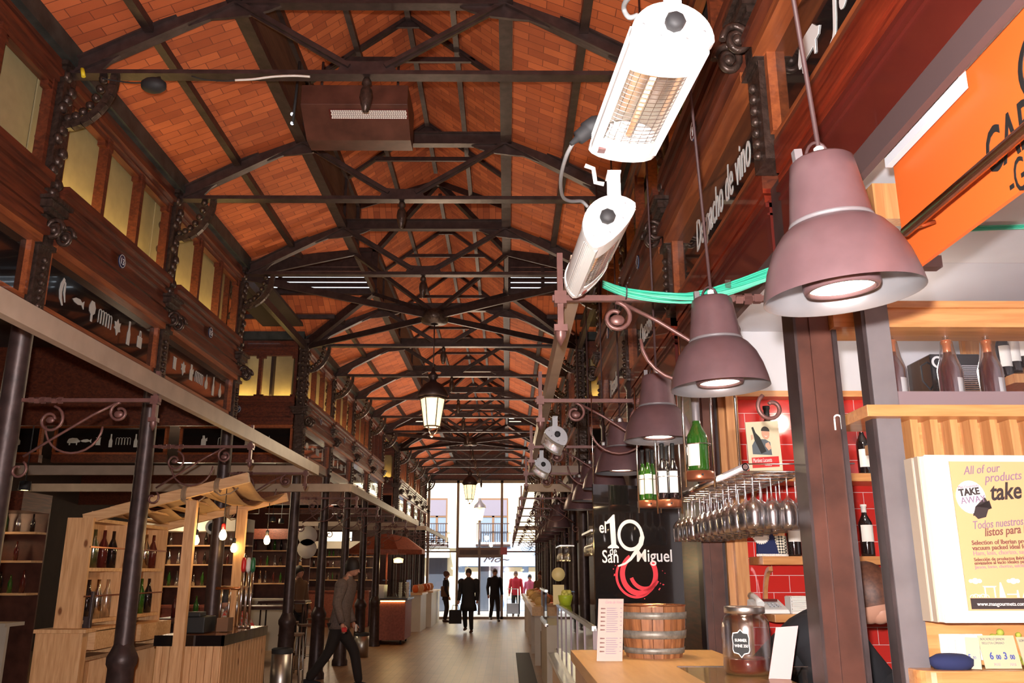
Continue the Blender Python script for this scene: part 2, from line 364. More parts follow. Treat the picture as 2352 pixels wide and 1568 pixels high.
# ---- roof trusses
def truss():
    e = empty('roof_truss', (XC, 0, ZT)); W = .06
    MB().bar((XL, 0, ZT), (XR, 0, ZT), .05, .035).bar((XL, 0, ZT-.02), (XR, 0, ZT-.02), .09, .012).build('tie_beam', M['iron'], e)
    b = MB(); P = [(XL, ZT), (KL, ZK), (KR, ZK), (XR, ZT)]
    for (x0, z0), (x1, z1) in zip(P, P[1:]):
        b.bar((x0, 0, z0), (x1, 0, z1), .025, .11)
        for dz in (.055, -.055): b.bar((x0, 0, z0+dz), (x1, 0, z1+dz), .08, .012)
    b.build('top_chord', M['iron'], e)
    for s in (-1, 1):
        xk = KL if s < 0 else KR
        MB().bar((xk, 0, ZK-.03), (XC+s*.12, 0, ZT+.05), .07, .03).bar((xk, 0, ZK-.03), (XC+s*.12, 0, ZT+.05), .02, .06).build('brace', M['iron'], e)
        g = MB(); m = basis((0, .012, 0), (1, 0, 0), (0, 0, 1))
        c = [(xk-s*.34, ZK-.05), (xk-s*.24, ZK-.10), (xk-s*.1, ZK-.14), (xk+s*.05, ZK-.16), (xk+s*.16, ZK-.17), (xk+s*.30, ZK-.23), (xk, ZK)]
        g.poly(c, m, .024); g.build('gusset_plate', M['iron'], e); g = MB()
        xe = XL if s < 0 else XR
        g.poly([(xe, ZT), (xe-s*.45, ZT+.2), (xe-s*.33, ZT+.1), (xe-s*.26, ZT+.02), (xe-s*.26, ZT-.02), (xe, ZT-.02)], m, .024); g.build('gusset_plate', M['iron'], e)
        MB().bar((xk, 0, ZK), (xk, 0, ZM), .06, .06).build('monitor_post', M['iron'], e)
        MB().bar((xk, 0, ZM), (XC, 0, ZR), .03, .09).bar((xk, 0, ZM-.045), (XC, 0, ZR-.045), .07, .012).build('rafter', M['iron'], e)
        a = MB(); pts = [(xe, 0, ZT-.42)]; 
        pts = [V((xe-s*.06-s*.30*math.sin(t), 0, ZT-.40+.38*(1-math.cos(t)))) for t in [k*math.pi/2/8 for k in range(9)]]
        for p, q in zip(pts, pts[1:]): a.bar(p, q, .045, .05)
        for k in range(7):
            t = (k+.5)*math.pi/2/7; a.sphere((xe-s*.06-s*.22*math.sin(t), 0, ZT-.34+.33*(1-math.cos(t))), .03, 6)
        a.build('scroll_bracket', M['ironhi'], e)
    g = MB(); g.poly([(XC-.22, ZT-.02), (XC+.22, ZT-.02), (XC+.16, ZT+.1), (XC+.05, ZT+.09), (XC-.05, ZT+.09), (XC-.16, ZT+.1)], basis((0, .012, 0), (1,0,0), (0,0,1)), .024)
    g.build('gusset_plate', M['iron'], e)
    g = MB(); g.poly([(XC-.3, ZR-.20), (XC-.1, ZR-.14), (XC+.1, ZR-.14), (XC+.3, ZR-.20), (XC, ZR)], basis((0, .012, 0), (1,0,0), (0,0,1)), .024); g.build('gusset_plate', M['iron'], e)
    MB().bar((XC-.64, 0, ZM+.22), (XC+.64, 0, ZM+.22), .03, .05).build('collar_tie', M['iron'], e)
    f = MB(); pr = [(0, -.26), (.02, -.25), (.035, -.2), (.045, -.14), (.038, -.09), (.02, -.06), (.035, -.045), (.03, -.02), (.02, 0)]
    f.lathe(pr, (XC, 0, ZT-.03), 10); f.build('pine_cone_finial', M['ironhi'], e)
    return e
T0 = truss(); k = 0
for y in COLS[2:]:
    o = T0 if k == 0 else dup(T0)
    o.location = (XC, y, ZT); o['label'] = 'dark iron roof truss spanning the hall, %s from the camera' % ORD[k]; o['category'] = 'truss'; o['group'] = 'roof trusses'; k += 1
# ---- crossing frames
for ci, (a, e_) in enumerate(CROSS):
    m = (a+e_)/2; nm = 'near' if ci == 0 else 'far'
    e = empty('crossing_frame', (XC, m, ZT), 'star of dark iron ties and hip rafters over the %s crossing' % nm, 'truss', 'crossing frames')
    for x, xk in ((XL, KL), (XR, KR)):
        for y, yk in ((a, a+KI), (e_, e_-KI)):
            MB().bar((x, y, ZT-.03), (XC, m, ZT-.03), .03, .08).build('diagonal_tie', M['iron'], e)
            MB().bar((x, y, ZT), (xk, yk, ZK), .07, .12).bar((xk, yk, ZK), (xk, yk, ZM), .08, .08).bar((xk, yk, ZM), (XC, m, ZR), .06, .12).build('hip_rafter', M['iron'], e)
            MB().bar((xk, yk, ZK-.05), (XC, m, ZT+.02), .04, .05).build('strut', M['iron'], e)
    MB().lathe([(.05, -.1), (.17, -.08), (.19, -.02), (.17, .06), (.06, .1)], (XC, m, ZT-.03), 16).build('centre_boss', M['ironhi'], e)
    for x in (XL, XR):
        MB().bar((x, a, ZT-.02), (x, e_, ZT-.02), .06, .1).build('tie_beam', M['iron'], e)
    for xs in ((KL, ZK), (KR, ZK)): MB().bar((xs[0], a+KI, ZK), (xs[0], e_-KI, ZK), .05, .1).build('knee_beam', M['iron'], e)
# far-left cross hall truss seen through the opening
for ci, (a, e_) in enumerate(CROSS):
    for s, x in ((-1, -4.6), (-1, -6.6), (1, 3.0)):
        e = empty('cross_hall_truss', (x, (a+e_)/2, ZT), 'dark iron truss across the %s %s cross hall%s' % ('left' if s < 0 else 'right', 'near' if ci == 0 else 'far', ', the outer one' if x < -6 else ', nearest the hall' if s < 0 else ''), 'truss', 'cross hall trusses')
        P = [(a+.03, ZT+.02), (a+KI, ZK-.10), (e_-KI, ZK-.10), (e_-.1, ZT+.02)]; b = MB()
        for (p, z), (q, z2) in zip(P, P[1:]): b.bar((x, p, z), (x, q, z2), .05, .11)
        b.build('top_chord', M['iron'], e); MB().bar((x, a+.03, ZT), (x, e_-.13, ZT), .06, .04).build('tie_beam', M['iron'], e)
        for yk in (a+KI, e_-KI): MB().bar((x, yk, ZK-.1), (x, (a+e_)/2, ZT), .05, .04).build('brace', M['iron'], e)
# ---- clerestory walls: bays between columns
WN = [0]
icons = {}
def bay(P0, P1, nrm, panes, walls, label, side, signcb=None, num=None, lit=True, opening=False, plaque=True):
    P0 = V((*P0, 0)); P1 = V((*P1, 0)); L = (P1-P0).length; u = (P1-P0).normalized(); nn = V((*nrm, 0))
    m = Matrix((u, nn, V((0, 0, 1)))).transposed().to_4x4(); m.translation = P0
    # structural rails
    wm, tm, rw = walls
    c = .09
    wm.box((c, -.05, 4.74), (L-c, .04, 4.92), m); wm.box((c, .0, 4.78), (L-c, .065, 4.82), m)
    wm.box((c, -.06, 3.74), (L-c, .05, 4.02), m)
    for z0, z1, d in ((4.02, 4.07, .11), (3.98, 4.02, .085), (3.92, 3.95, .075), (3.80, 3.83, .07), (3.70, 3.76, .10), (3.655, 3.70, .13)): wm.box((c, -.06, z0), (L-c, d, z1), m)
    tm.box((c, -.03, 3.61), (L-c, .09, 3.655), m); tm.box((c, -.03, 3.235), (L-c, .03, 3.265), m)
    for x in (c, L-c-.035): tm.box((x, -.03, 3.265), (x+.035, .045, 3.61), m)
    wm.box((c, -.07, 3.12), (L-c, .035, 3.235), m)
    # window unit
    WN[0] += 1; W = empty('window_%d' % WN[0], P0+V((0, 0, 4.05))+u*L/2+nn*.001); W['kind'] = 'structure'
    inner0, inner1 = c+.04, L-c-.04; mw = .05; pw = (inner1-inner0-mw*(panes-1))/panes
    fr = MB()
    fr.box((c, -.04, 4.07), (inner0, .03, 4.74), m); fr.box((inner1, -.04, 4.07), (L-c, .03, 4.74), m)
    fr.box((inner0, -.04, 4.70), (inner1, .02, 4.74), m); fr.box((inner0, .012, 4.07), (inner1, .02, 4.095), m)
    for k in range(panes):
        x = inner0+k*(pw+mw)
        if k: fr.box((x-mw, -.04, 4.07), (x, .035, 4.74), m)
        for xx in (x, x+pw-.045):
            for z in (4.07, 4.66): fr.box((xx, -.035, z), (xx+.045, .02, z+.045), m)
            
    fr.build('window_frame', M['mahog'], W)
    for k in range(panes):
        x = inner0+k*(pw+mw)
        if not opening: MB().box((x-(.12 if k == 0 else .025), -.17, 3.98), (x+pw+(.12 if k == panes-1 else .025), -.16, 4.9), m).build('pane', M['pane'], W)
        if lit and not opening: MB().box((x+.01, -.045, 4.071), (x+pw-.01, -.03, 4.08), m).build('led_strip', M['led'], W)
    # fascia sign
    S = empty('fascia_sign', P0+u*L/2+V((0, 0, 3.265))+nn*.0, label, 'sign', 'black fascia signs')
    MB().box((c+.03, -.02, 3.265), (L-c-.03, .01, 3.61), m).build('sign_panel', M['black'], S)
    if signcb: signcb(S, m @ Matrix.Translation((0, .011, 0)), L)
    if plaque:
        nb = m @ Matrix.Translation((L/2, .052, 3.875)) @ Matrix(((1,0,0,0),(0,0,1,0),(0,1,0,0),(0,0,0,1)))
        mm = basis(m @ V((L/2, .078, 3.885)), nn.cross(V((0,0,1)))*-1, (0, 0, 1))
        q = empty('number_plaque', m @ V((L/2, .078, 3.885)), 'blue plaque above the %s' % label.replace('black fascia ', ''), 'plaque', 'round number plaques')
        pr = [(math.cos(t)*.055, math.sin(t)*.055) for t in [k*2*math.pi/24 for k in range(24)]]
        MB().poly(pr, mm, .008).build('disc', M['blue'], q)
        MB().ring((0, 0), .046, .05, mm @ Matrix.Translation((0, 0, .008)), .001, 24).build('rim_line', M['white'], q)
        if num:
            text(num, .07, mm @ Matrix.Translation((0, -.025, .008)), M['white'], 'numeral', q, align='CENTER')
def face(m, x, z, flip):   # 2D frame lying on the sign; flip when u runs right-to-left for a viewer
    o = m @ V((x, 0, z)); u = (m @ V((1, 0, 0)) - m @ V((0, 0, 0)))
    return basis(o, -u if flip else u, (0, 0, 1))
ICON = dict(
 banana=[[(-.02,.1),(-.05,.05),(-.055,0),(-.04,-.05),(0,-.09),(.01,-.085),(-.015,-.04),(-.022,0),(-.015,.05),(0,.09)], [(0,.08),(.0,0),(.03,-.06),(.035,-.055),(.02,0),(.015,.07)]],
 fish=[[(-.08,.0),(-.04,.02),(.02,.025),(.05,.01),(.08,.03),(.075,0),(.08,-.03),(.05,-.008),(.0,-.02),(-.05,-.015)]],
 tree=[[(-.01,-.08),(-.01,-.03),(-.04,-.01),(-.045,.03),(-.02,.07),(.02,.07),(.045,.03),(.04,-.01),(.012,-.03),(.014,-.08)]],
 bird=[[(-.05,.03),(-.02,.03),(0,.06),(.02,.03),(.05,.04),(.04,.0),(.055,-.03),(.02,-.04),(0,-.07),(-.02,-.03),(-.055,-.02),(-.035,.0)]],
 bottle=[[(-.025,-.09),(-.025,.0),(-.01,.04),(-.01,.1),(.01,.1),(.01,.04),(.025,0),(.025,-.09)]],
 bag=[[(-.04,-.06),(-.04,.03),(.04,.03),(.04,-.06)], [(-.02,.03),(-.012,.08),(.012,.08),(.02,.03),(.014,.03),(.008,.07),(-.008,.07),(-.014,.03)]],
 cup=[[(-.04,.05),(-.03,.04),(-.03,-.05),(-.04,-.06),(.04,-.06),(.03,-.05),(.03,.04),(.04,.05)]],
 pear=[[(0,.08),(-.012,.03),(-.035,0),(-.035,-.05),(0,-.07),(.035,-.05),(.035,0),(.012,.03)]],
 jug=[[(-.02,.08),(-.02,.04),(-.035,.02),(-.035,-.07),(.035,-.07),(.035,.0),(.05,.0),(.05,.05),(.02,.03),(.01,.08)]],
 pig=[[(-.09,-.01),(-.07,.03),(-.02,.045),(.05,.04),(.08,.01),(.1,.0),(.085,-.02),(.06,-.02),(.055,-.06),(.045,-.06),(.04,-.03),(-.04,-.03),(-.045,-.06),(-.06,-.06),(-.06,-.03),(-.085,-.03)]],
 wine=[[(-.022,.1),(-.028,.05),(-.02,.02),(-.004,.005),(-.004,-.07),(-.02,-.085),(-.02,-.09),(.02,-.09),(.02,-.085),(.004,-.07),(.004,.005),(.02,.02),(.028,.05),(.022,.1)]],
)
def arches(b, f, x, s=1, n=5):
    for k in range(n):
        c = (x+(k-(n-1)/2)*.042*s, .0)
        b.ring((c[0], c[1]+.03*s), .016*s, .021*s, f, .003, 8, 0, math.pi)
        for d in (-.0185, .0185): b.poly([(c[0]+(d-.003)*s, c[1]-.055*s), (c[0]+(d+.003)*s, c[1]-.055*s), (c[0]+(d+.003)*s, c[1]+.03*s), (c[0]+(d-.003)*s, c[1]+.03*s)], f, .003)
def iconsign(names, flip, s=1.0, span=None):
    def cb(S, m, L):
        sp = span or (L-.55); n = len(names)
        for i, nmx in enumerate(names):
            x = L/2 + (-.5+(i+.5)/n)*sp*(-1 if flip else 1)
            f = face(m, x, 3.45-.02, flip); b = MB()
            if nmx == 'arches': arches(b, f, 0, 1.0*s)
            else:
                for pl in ICON[nmx]: b.poly([(p*s, q*s) for p, q in pl], f, .003)
            b.build('white_%s_mark' % ('arcade' if nmx == 'arches' else nmx), M['letter'], S)
    return cb
def wordsign(txt, x0, size, icon=None, ix=0, shear=.25, sx=.62, irot=0):
    def cb(S, m, L):
        f = face(m, x0, 3.34, False)
        text(txt, size, f, M['white'], 'lettering', S, shear=shear, sx=sx, bold=0)
        if icon:
            f = face(m, ix, 3.41, False); b = MB()
            for pl in ICON[icon]: b.poly([(p*1.15, q*1.15) for p, q in pl], f @ Matrix.Rotation(irot, 4, 'Z'), .003)
            b.build('%s_mark' % icon, M['white'], S)
    return cb
WL = [MB(), MB(), MB()]; WR = [MB(), MB(), MB()]; WC = [MB(), MB(), MB()]
sets = [['jug', 'bag', 'arches', 'pear'], ['banana', 'fish', 'tree', 'arches', 'bird', 'bottle', 'bag'], ['cup', 'bird', 'jug', 'arches', 'pear', 'bottle', 'pear'], ['pig', 'fish', 'arches', 'bottle']]
bi = 0
for i, (a, e) in enumerate(zip(COLS, COLS[1:])):
    if (a, e) in CROSS: continue
    nth = ORD[bi]; bi += 1
    if a > 2.9 or True:
        nm = ['', ' between the two nearest lit windows bays'][0]
        lab = 'black fascia sign of white food pictures, left wall, %s from the camera' % nth
        bay((XL, e), (XL, a), (1, 0), 3, WL, lab, 'left', iconsign(sets[(bi-2) % 4] if a > 1.5 else sets[0], True), num={5.07: '13', 7.05: '15'}.get(a), lit=a > 4, opening=(i in (8, 13)))
    txt = {3.07: wordsign('Despacho de vino', .62, .25, 'wine', 1.86, shear=.22, sx=.60), 1.07: wordsign('Jamones', .66, .34, 'pig', .46, sx=.78), 5.07: wordsign('Quesos', .5, .25, None, sx=.72), 7.05: wordsign('Pescados', .5, .24, None, sx=.7)}.get(a)
    lab = {3.07: 'black fascia sign lettered Despacho de vino with a white wine glass', 1.07: 'black fascia sign with a white pig, top right', 5.07: 'black fascia sign lettered Quesos on the right wall'}.get(a, 'black fascia sign of white marks, right wall, %s from the camera' % nth)
    bay((XR, e), (XR, a), (-1, 0), 3, WR, lab, 'right', txt or iconsign(sets[bi % 4], False), num={3.07: '9'}.get(a), lit=True)
    bi = bi
for ci, (a, e) in enumerate(CROSS):
    for k, (x0, x1) in enumerate(((-10.2, -8.4), (-8.4, -6.6), (-6.6, -4.8), (-4.8, -3.0))):
        bay((x0, e), (x1, e), (0, -1), 3, WC, 'black fascia sign of food pictures, left %s cross hall, %s from the corner' % (('near', 'far')[ci], ORD[3-k].replace('nearest', 'first')), 'cross', iconsign(['pig', 'fish', 'cup', 'bottle', 'arches', 'bottle', 'bird'] if k % 2 == 0 else ['jug', 'arches', 'cup', 'pear'], False), num='37' if k == 3 and ci == 0 else None)
    for k, (x0, x1) in enumerate(((1.07, 2.87), (2.87, 4.67), (4.67, 6.47))):
        bay((x0, e), (x1, e), (0, -1), 3, WC, 'black fascia sign of food pictures, right %s cross hall, %s from the corner' % (('near', 'far')[ci], ORD[k].replace('nearest', 'first')), 'cross', iconsign(['pig', 'fish', 'arches', 'bottle'], False), plaque=False)
for nm, W3 in (('left', WL), ('right', WR), ('back', WC)):
    struct(W3[0].build('wall_'+nm, M['mahog'])); struct(W3[1].build('trim_%d' % {'left': 5, 'right': 6, 'back': 7}[nm], M['trimw']))
# solid backing behind the cross-hall near walls and the front end
b = MB()
for a, e in CROSS:
    b.box((-10, a-.06, 3.12), (XL-.1, a-.02, 5.0)); b.box((XR+.1, a-.06, 3.12), (9, a-.02, 5.0))
struct(b.build('wall_cross', M['mahog']))
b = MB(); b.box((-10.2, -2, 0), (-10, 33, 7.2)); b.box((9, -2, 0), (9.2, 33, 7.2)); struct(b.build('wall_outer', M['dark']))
MB().box((-10.2, -1.1, 0), (9.2, -1.0, 7.2)).build('wall_front', M['mahog']); struct(D.objects['wall_front'])  # unseen end wall, made solid to keep the sun out of the hall
# side aisle ceilings and behind-pane covers
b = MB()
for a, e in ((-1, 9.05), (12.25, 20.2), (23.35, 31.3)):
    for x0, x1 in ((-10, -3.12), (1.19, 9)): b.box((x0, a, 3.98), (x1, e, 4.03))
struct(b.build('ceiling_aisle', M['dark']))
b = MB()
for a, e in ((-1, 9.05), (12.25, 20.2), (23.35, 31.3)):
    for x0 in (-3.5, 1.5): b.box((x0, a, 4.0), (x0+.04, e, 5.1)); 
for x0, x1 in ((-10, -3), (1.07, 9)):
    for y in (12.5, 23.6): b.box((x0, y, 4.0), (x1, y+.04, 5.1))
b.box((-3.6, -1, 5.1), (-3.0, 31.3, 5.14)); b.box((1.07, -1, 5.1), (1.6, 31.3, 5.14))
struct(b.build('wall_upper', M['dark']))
# ---- columns
def column():
    e = empty('iron_column', (0, 0, 0))
    MB().lathe([(.14,0),(.14,.08),(.118,.12),(.105,.90),(.122,.93),(.122,.98),(.10,1.02),(.074,1.08)], n=8).build('pedestal', M['iron'], e)
    MB().lathe([(.074,1.06),(.070,2.2),(.064,3.1),(.085,3.14),(.06,3.18)], n=16).build('shaft', M['iron'], e)
    b = MB().cb((0,0,3.4), (.13,.15,.46)).cb((0,0,3.62), (.17,.19,.03))
    for k in range(7): b.sphere((0.07,0,3.22+k*.05), .02, 6).sphere((-.07,0,3.22+k*.05), .02, 6)
    b.build('lower_pilaster', M['ironhi'], e)
    c = MB().cb((0,0,3.87), (.24,.22,.05)).cb((0,0,3.83), (.20,.19,.03)).cb((0,0,3.91), (.28,.25,.025)); c.cb((0,0,3.7), (.14,.13,.22))
    c.build('capital', M['ironhi'], e)
    for s in (-1, 1):
        for t in (-1, 1):
            v = MB(); pts = []
            for k in range(26):
                a = k*.42; r = .075*(1-k/30); pts.append((s*(.14)+s*r*math.cos(a)*.8, t*.07, 3.70+r*math.sin(a)))
            v.path(pts, .016, 6); v.sphere((s*.14, t*.07, 3.70), .025, 8); v.build('volute', M['ironhi'], e)
    u = MB().cb((0,0,4.42), (.12,.14,.98)).cb((0,0,4.90), (.17,.2,.06))
    for k in range(12):
        for s in (-1, 1):
            u.sphere((s*.06, .045*math.sin(k*2.1), 3.98+k*.075), .034, 6, (.9, 1.2, 1.2)); u.sphere((.0, s*.075, 3.98+k*.075), .028, 6)
    u.build('upper_pilaster', M['ironhi'], e)
    return e
C0 = column(); first = True
for side, X in (('left', XL), ('right', XR)):
    for k, y in enumerate(COLS[1:]):
        o = C0 if first else dup(C0); first = False
        o.location = (X, y, 0); o['category'] = 'column'; o['group'] = 'cast iron columns'
        o['label'] = 'dark ornate cast iron column in the %s hand row, %s from the camera' % (side, ORD[k])
# ---- grey channel rails and scroll brackets
def rail(name, pts, label):
    b = MB()
    for p, q in zip(pts, pts[1:]): b.bar(p, q, .05, .105)
    o = b.build(name, M['channel']); tag(o, label, 'rail', 'grey metal channel rails'); return o
ZC = 2.71
rail('channel_rail', [(-2.13, 1.2, ZC), (-2.13, 9.55, ZC), (-6.5, 9.55, ZC)], 'long grey beige channel rail hung along the near left of the hall')
rail('channel_rail', [(-6.5, 11.6, ZC), (-2.13, 11.6, ZC), (-2.13, 20.6, ZC), (-5, 20.6, ZC)], 'grey beige channel rail along the left of the hall beyond the near crossing')
rail('channel_rail', [(-5, 22.6, ZC), (-2.13, 22.6, ZC), (-2.13, 30.5, ZC)], 'short far channel rail on the left near the glazed end')
rail('channel_rail', [(.26, 2.98, ZC), (.26, 9.55, ZC), (4, 9.55, ZC)], 'long grey beige channel rail on the right carrying the white heaters')
rail('channel_rail', [(4, 11.6, ZC), (.26, 11.6, ZC), (.26, 20.6, ZC)], 'grey beige channel rail on the right beyond the near crossing')
rail('channel_rail', [(3, 22.6, ZC), (.26, 22.6, ZC), (.26, 30.5, ZC)], 'far channel rail on the right near the glazed end')
def spiral(b, c, r, turns, a0, w, sgn=1, n=20, r1=.3):
    pts = []
    for k in range(n+1):
        t = k/n; a = a0+sgn*turns*2*math.pi*t; rr = r*(1-(1-r1)*t); pts.append((c[0]+rr*math.cos(a), 0, c[1]+rr*math.sin(a)))
    b.path(pts, w, 6); return pts[-1]
def bracket():
    """arm reaches from a column at x=0 to the rail at x=.87"""
    e = empty('scroll_bracket', (0, 0, 2.62)); e['_o'] = V((0, 0, 2.62))
    b = MB().bar((.05,0,2.62), (.90,0,2.62), .022, .022)
    for k in range(6): b.cb((0,0,0), (.028,.028,.03), Matrix.Translation((.12+k*.035,0,2.62)) @ Matrix.Rotation(k*.5, 4, 'X'))
    b.build('arm', M['brackiron'], e)
    b = MB().bar((.87,0,2.50), (.87,0,2.80), .022, .03).cb((.87,0,2.62), (.045,.05,.05)).cb((.87,0,2.50), (.05,.05,.025)); b.lathe([(.0,2.43),(.02,2.47),(.022,2.5)], (.87,0,0), 8)
    b.build('drop_strut', M['brackiron'], e)
    b = MB(); spiral(b, (.66,2.545), .062, 1.1, R(90), .009, 1, r1=.35)
    b.path([(.63,0,2.6),(.5,0,2.53),(.3,0,2.40),(.12,0,2.28)], .008, 6); spiral(b, (.10,2.20), .055, 1.0, R(60), .008, -1)
    b.path([(.40+.17*math.cos(a), 0, 2.46-.16*math.sin(a)) for a in [math.pi*k/12 for k in range(0, 13)]], .007, 6)
    spiral(b, (.25,2.50), .085, 1.2, R(80), .009, -1); b.sphere((.655,0,2.535), .022, 6, (1.4,.5,1)); b.sphere((.25,0,2.5), .02, 6, (1.4,.5,1))
    b.build('scrollwork', M['brackiron'], e)
    return e
B0 = bracket(); first = True
for side, X, rz in (('left', XL, 0), ('right', XR, math.pi)):
    for k, y in enumerate(COLS[1:]):
        o = B0 if first else dup(B0); first = False
        o.location = (X, y, 2.62); o.rotation_euler = (0, 0, rz); o['category'] = 'bracket'; o['group'] = 'scroll brackets'
        o['label'] = 'wrought iron scroll bracket on the %s row of columns, %s from the camera' % (side, ORD[k])
# ================================================================ right foreground
# column casings
for o in [q for q in COL.objects if q.name.startswith('iron_column') and abs(q.location.x-XR) < .01 and min(abs(q.location.y-3.07), abs(q.location.y-5.07)) < .01]:
    if True:
        for ch in list(o.children):
            if ch.name.startswith(('shaft', 'pedestal')): D.objects.remove(ch)
        o['_o'] = V(o.location); near = o.location.y < 4; x, y = (1.135, 3.07) if near else (1.185, 5.07); hw = .076 if near else .066
        b = MB().box((x-hw+.006, y-.055, 0), (x+hw-.006, y+.055, 3.1)); b.box((x-.02, y-.064, 0), (x+.05, y-.055, 2.95))
        b.build('square_casing', M['casing'], o)
        b = MB().box((x-hw-.002, y-.06, 0), (x-hw+.008, y+.06, 3.1)).box((x+hw-.016, y-.068, 0), (x+hw, y-.05, 3.1)); b.build('edge_strip', M['casingd'], o)
        if near:
            m = basis(at(1925, 968, Y=y-.066), (1,0,0), (0,0,1)); m.translation.y = y-.0645
            b = MB(); b.ring((0, .012), .009, .015, m, .001, 10, 0, math.pi); b.poly([(-.015,-.03),(-.009,-.03),(-.009,.014),(-.015,.014)], m, .001); b.poly([(.009,-.026),(.015,-.026),(.015,.014),(.009,.014)], m, .001)
            b.build('paint_mark', M['paper'], o)
        o['label'] = ('big square brown cased column at the wine bar, nearest on the right' if near else 'dark cased column with an ornate capital, behind the black sign board')
# red fascia of the right hand stalls
f1 = MB(); f2 = MB(); f3 = MB()
for a, e in ((-.9, 1.0), (1.0, 3.0), (3.14, 5.0), (5.14, 7.0), (7.1, 8.9)):
    f1.box((1.035, a+.02, 3.10), (1.12, e-.02, 3.215)); f1.box((1.04, a+.02, 3.06), (1.12, e-.02, 3.09))
    f2.box((1.05, a, 2.84), (1.12, e, 3.06)); f2.box((1.035, a, 3.03), (1.12, e, 3.05)); f2.box((1.04, a, 2.995), (1.12, e, 3.005))
    f3.box((1.05, a, 2.76), (1.075, e, 2.84))
struct(f1.build('trim_8', M['redwood'])); struct(f2.build('trim_9', M['redpanel'])); struct(f3.build('trim_10', mat('taupe_paint', (.085,.055,.055), .5)))
# stall shell: bay 3.07-5.07 and the bay before it
b = MB().box((1.36, 5.04, 0), (4.2, 5.10, 3.05)); b.box((4.2, -1, 0), (4.26, 5.1, 3.05)); struct(b.build('wall_right_stall_back', M['wallwhite']))
struct(uvbuild('wall_right_stall_tiles', [([(1.36, 5.035, 0.9), (4.2, 5.035, 0.9), (4.2, 5.035, 2.655), (1.36, 5.035, 2.655)], (1,0,0), (0,0,1))], M['redtile']))
b = MB().box((1.12, -1, 3.05), (4.2, 5.1, 3.1)); struct(b.build('ceiling_stall', M['wallwhite']))
b = MB().box((1.29, 4.93, 0), (1.36, 5.10, 2.98)).box((1.255, 4.98, 0), (1.29, 5.1, 2.98)); tag(b.build('timber_pilaster', M['oak']), 'pale oak pilaster at the left edge of the red tiled wall', 'post')
b = MB().box((1.36, 4.93, 2.62), (4.1, 5.035, 2.655)); tag(b.build('wall_shelf', M['oakh']), 'oak rail along the top edge of the red tiles', 'shelf', 'oak wall shelves')
def shelf(x0, x1, y0, y1, z, t, lab, br=()):
    e = empty('wall_shelf', ((x0+x1)/2, (y0+y1)/2, z-t), lab, 'shelf', 'oak wall shelves')
    MB().box((x0, y0, z-t), (x1, y1, z)).build('board', M['oakh'], e, bevel=.003)
    for x in br:
        b = MB(); pts = [(x, y1-.02, z-t-.24)] + [(x, y1-.02-.15*(1-math.cos(a)), z-t-.24+.22*math.sin(a)) for a in [k*math.pi/2/8 for k in range(1, 9)]]
        for p, q in zip(pts, pts[1:]): b.bar(p, q, .022, .025)
        b.build('shelf_bracket', M['oak'], e)
shelf(1.37, 3.2, 4.76, 5.03, 2.15, .045, 'upper oak wall shelf on the red tiles carrying the vintage card', (1.42,))
shelf(1.39, 3.2, 4.76, 5.03, 1.70, .045, 'middle oak wall shelf on the red tiles with two dark bottles', (1.46,))
shelf(1.39, 3.2, 4.62, 5.03, 1.405, .04, 'lower oak shelf with the telephone and paper napkins', ())
# ---- bottles
def bottle(name, H, Rr, body, lab, labelc, capc, loc, desc, group=None, lz=(.28,.6), neck=.62, arc=2.2, face_a=-math.pi/2, wrap=False, back=None):
    e = empty(name, loc, desc, 'bottle', group)
    n = neck; pr = [(0,.0),(Rr*.96,.0),(Rr,.012),(Rr,H*(n-.02)),(Rr*.93,H*(n+.04)),(Rr*.62,H*(n+.12)),(Rr*.40,H*(n+.18)),(Rr*.36,H*(n+.24)),(Rr*.35,H*.96),(Rr*.42,H*.962),(Rr*.42,H*.99),(0,H*.99)]
    MB().lathe(pr, loc, 20).build('bottle_body', body, e)
    MB().lathe([(Rr*.37,H*(n+.19)),(Rr*.375,H*.95),(Rr*.46,H*.955),(Rr*.46,H*1.0),(0,H*1.002)], loc, 16).build('neck_capsule', capc, e)
    if lab: MB().lathe([(Rr*1.012,H*lz[0]),(Rr*1.012,H*lz[1])], loc, 16, a0=face_a-arc/2, a1=face_a+arc/2).build('paper_label', labelc, e)
    if wrap:
        MB().lathe([(Rr*1.05,.005),(Rr*1.1,H*n),(Rr*.75,H*(n+.16)),(Rr*.55,H*.98),(Rr*.2,H*1.03),(Rr*.5,H*1.09)], loc, 14).build('cellophane_wrap', M['wglass'], e)
    return e
for k, (px, ds) in enumerate(((1826, 'beside the woven basket'), (1864, 'half hidden by the big cased column'), (1995, 'between the cased column and the grey post'))):
    p = at(px, 1278, Y=4.86); bottle('wine_bottle', .285, .038, M['botd'], True, M['paper'], M['paper' if k else 'blackm'], (p.x, 4.86, 1.70), 'dark wine bottle with white label, middle shelf, '+ds, 'dark bottles on the oak shelves')
for k, (px, ds) in enumerate(((1853, 'beside the vintage card'), (1988, 'right of the cased column'))):
    p = at(px, 1088, Y=4.86); bottle('wine_bottle', .29, .036, M['botr'] if k == 0 else M['botd'], True, M['paper'], M['foil'] if k == 0 else M['redp'], (p.x, 4.86, 2.15), 'wine bottle with a cream label on the upper shelf, '+ds, 'dark bottles on the oak shelves', lz=(.15,.5))
p = at(1774, 1088, Y=4.93); bottle('wine_bottle', .415, .045, M['botd'], False, None, M['blackm'], (p.x, 4.95, 2.15), 'tall black bottle standing behind the vintage card', 'dark bottles on the oak shelves')
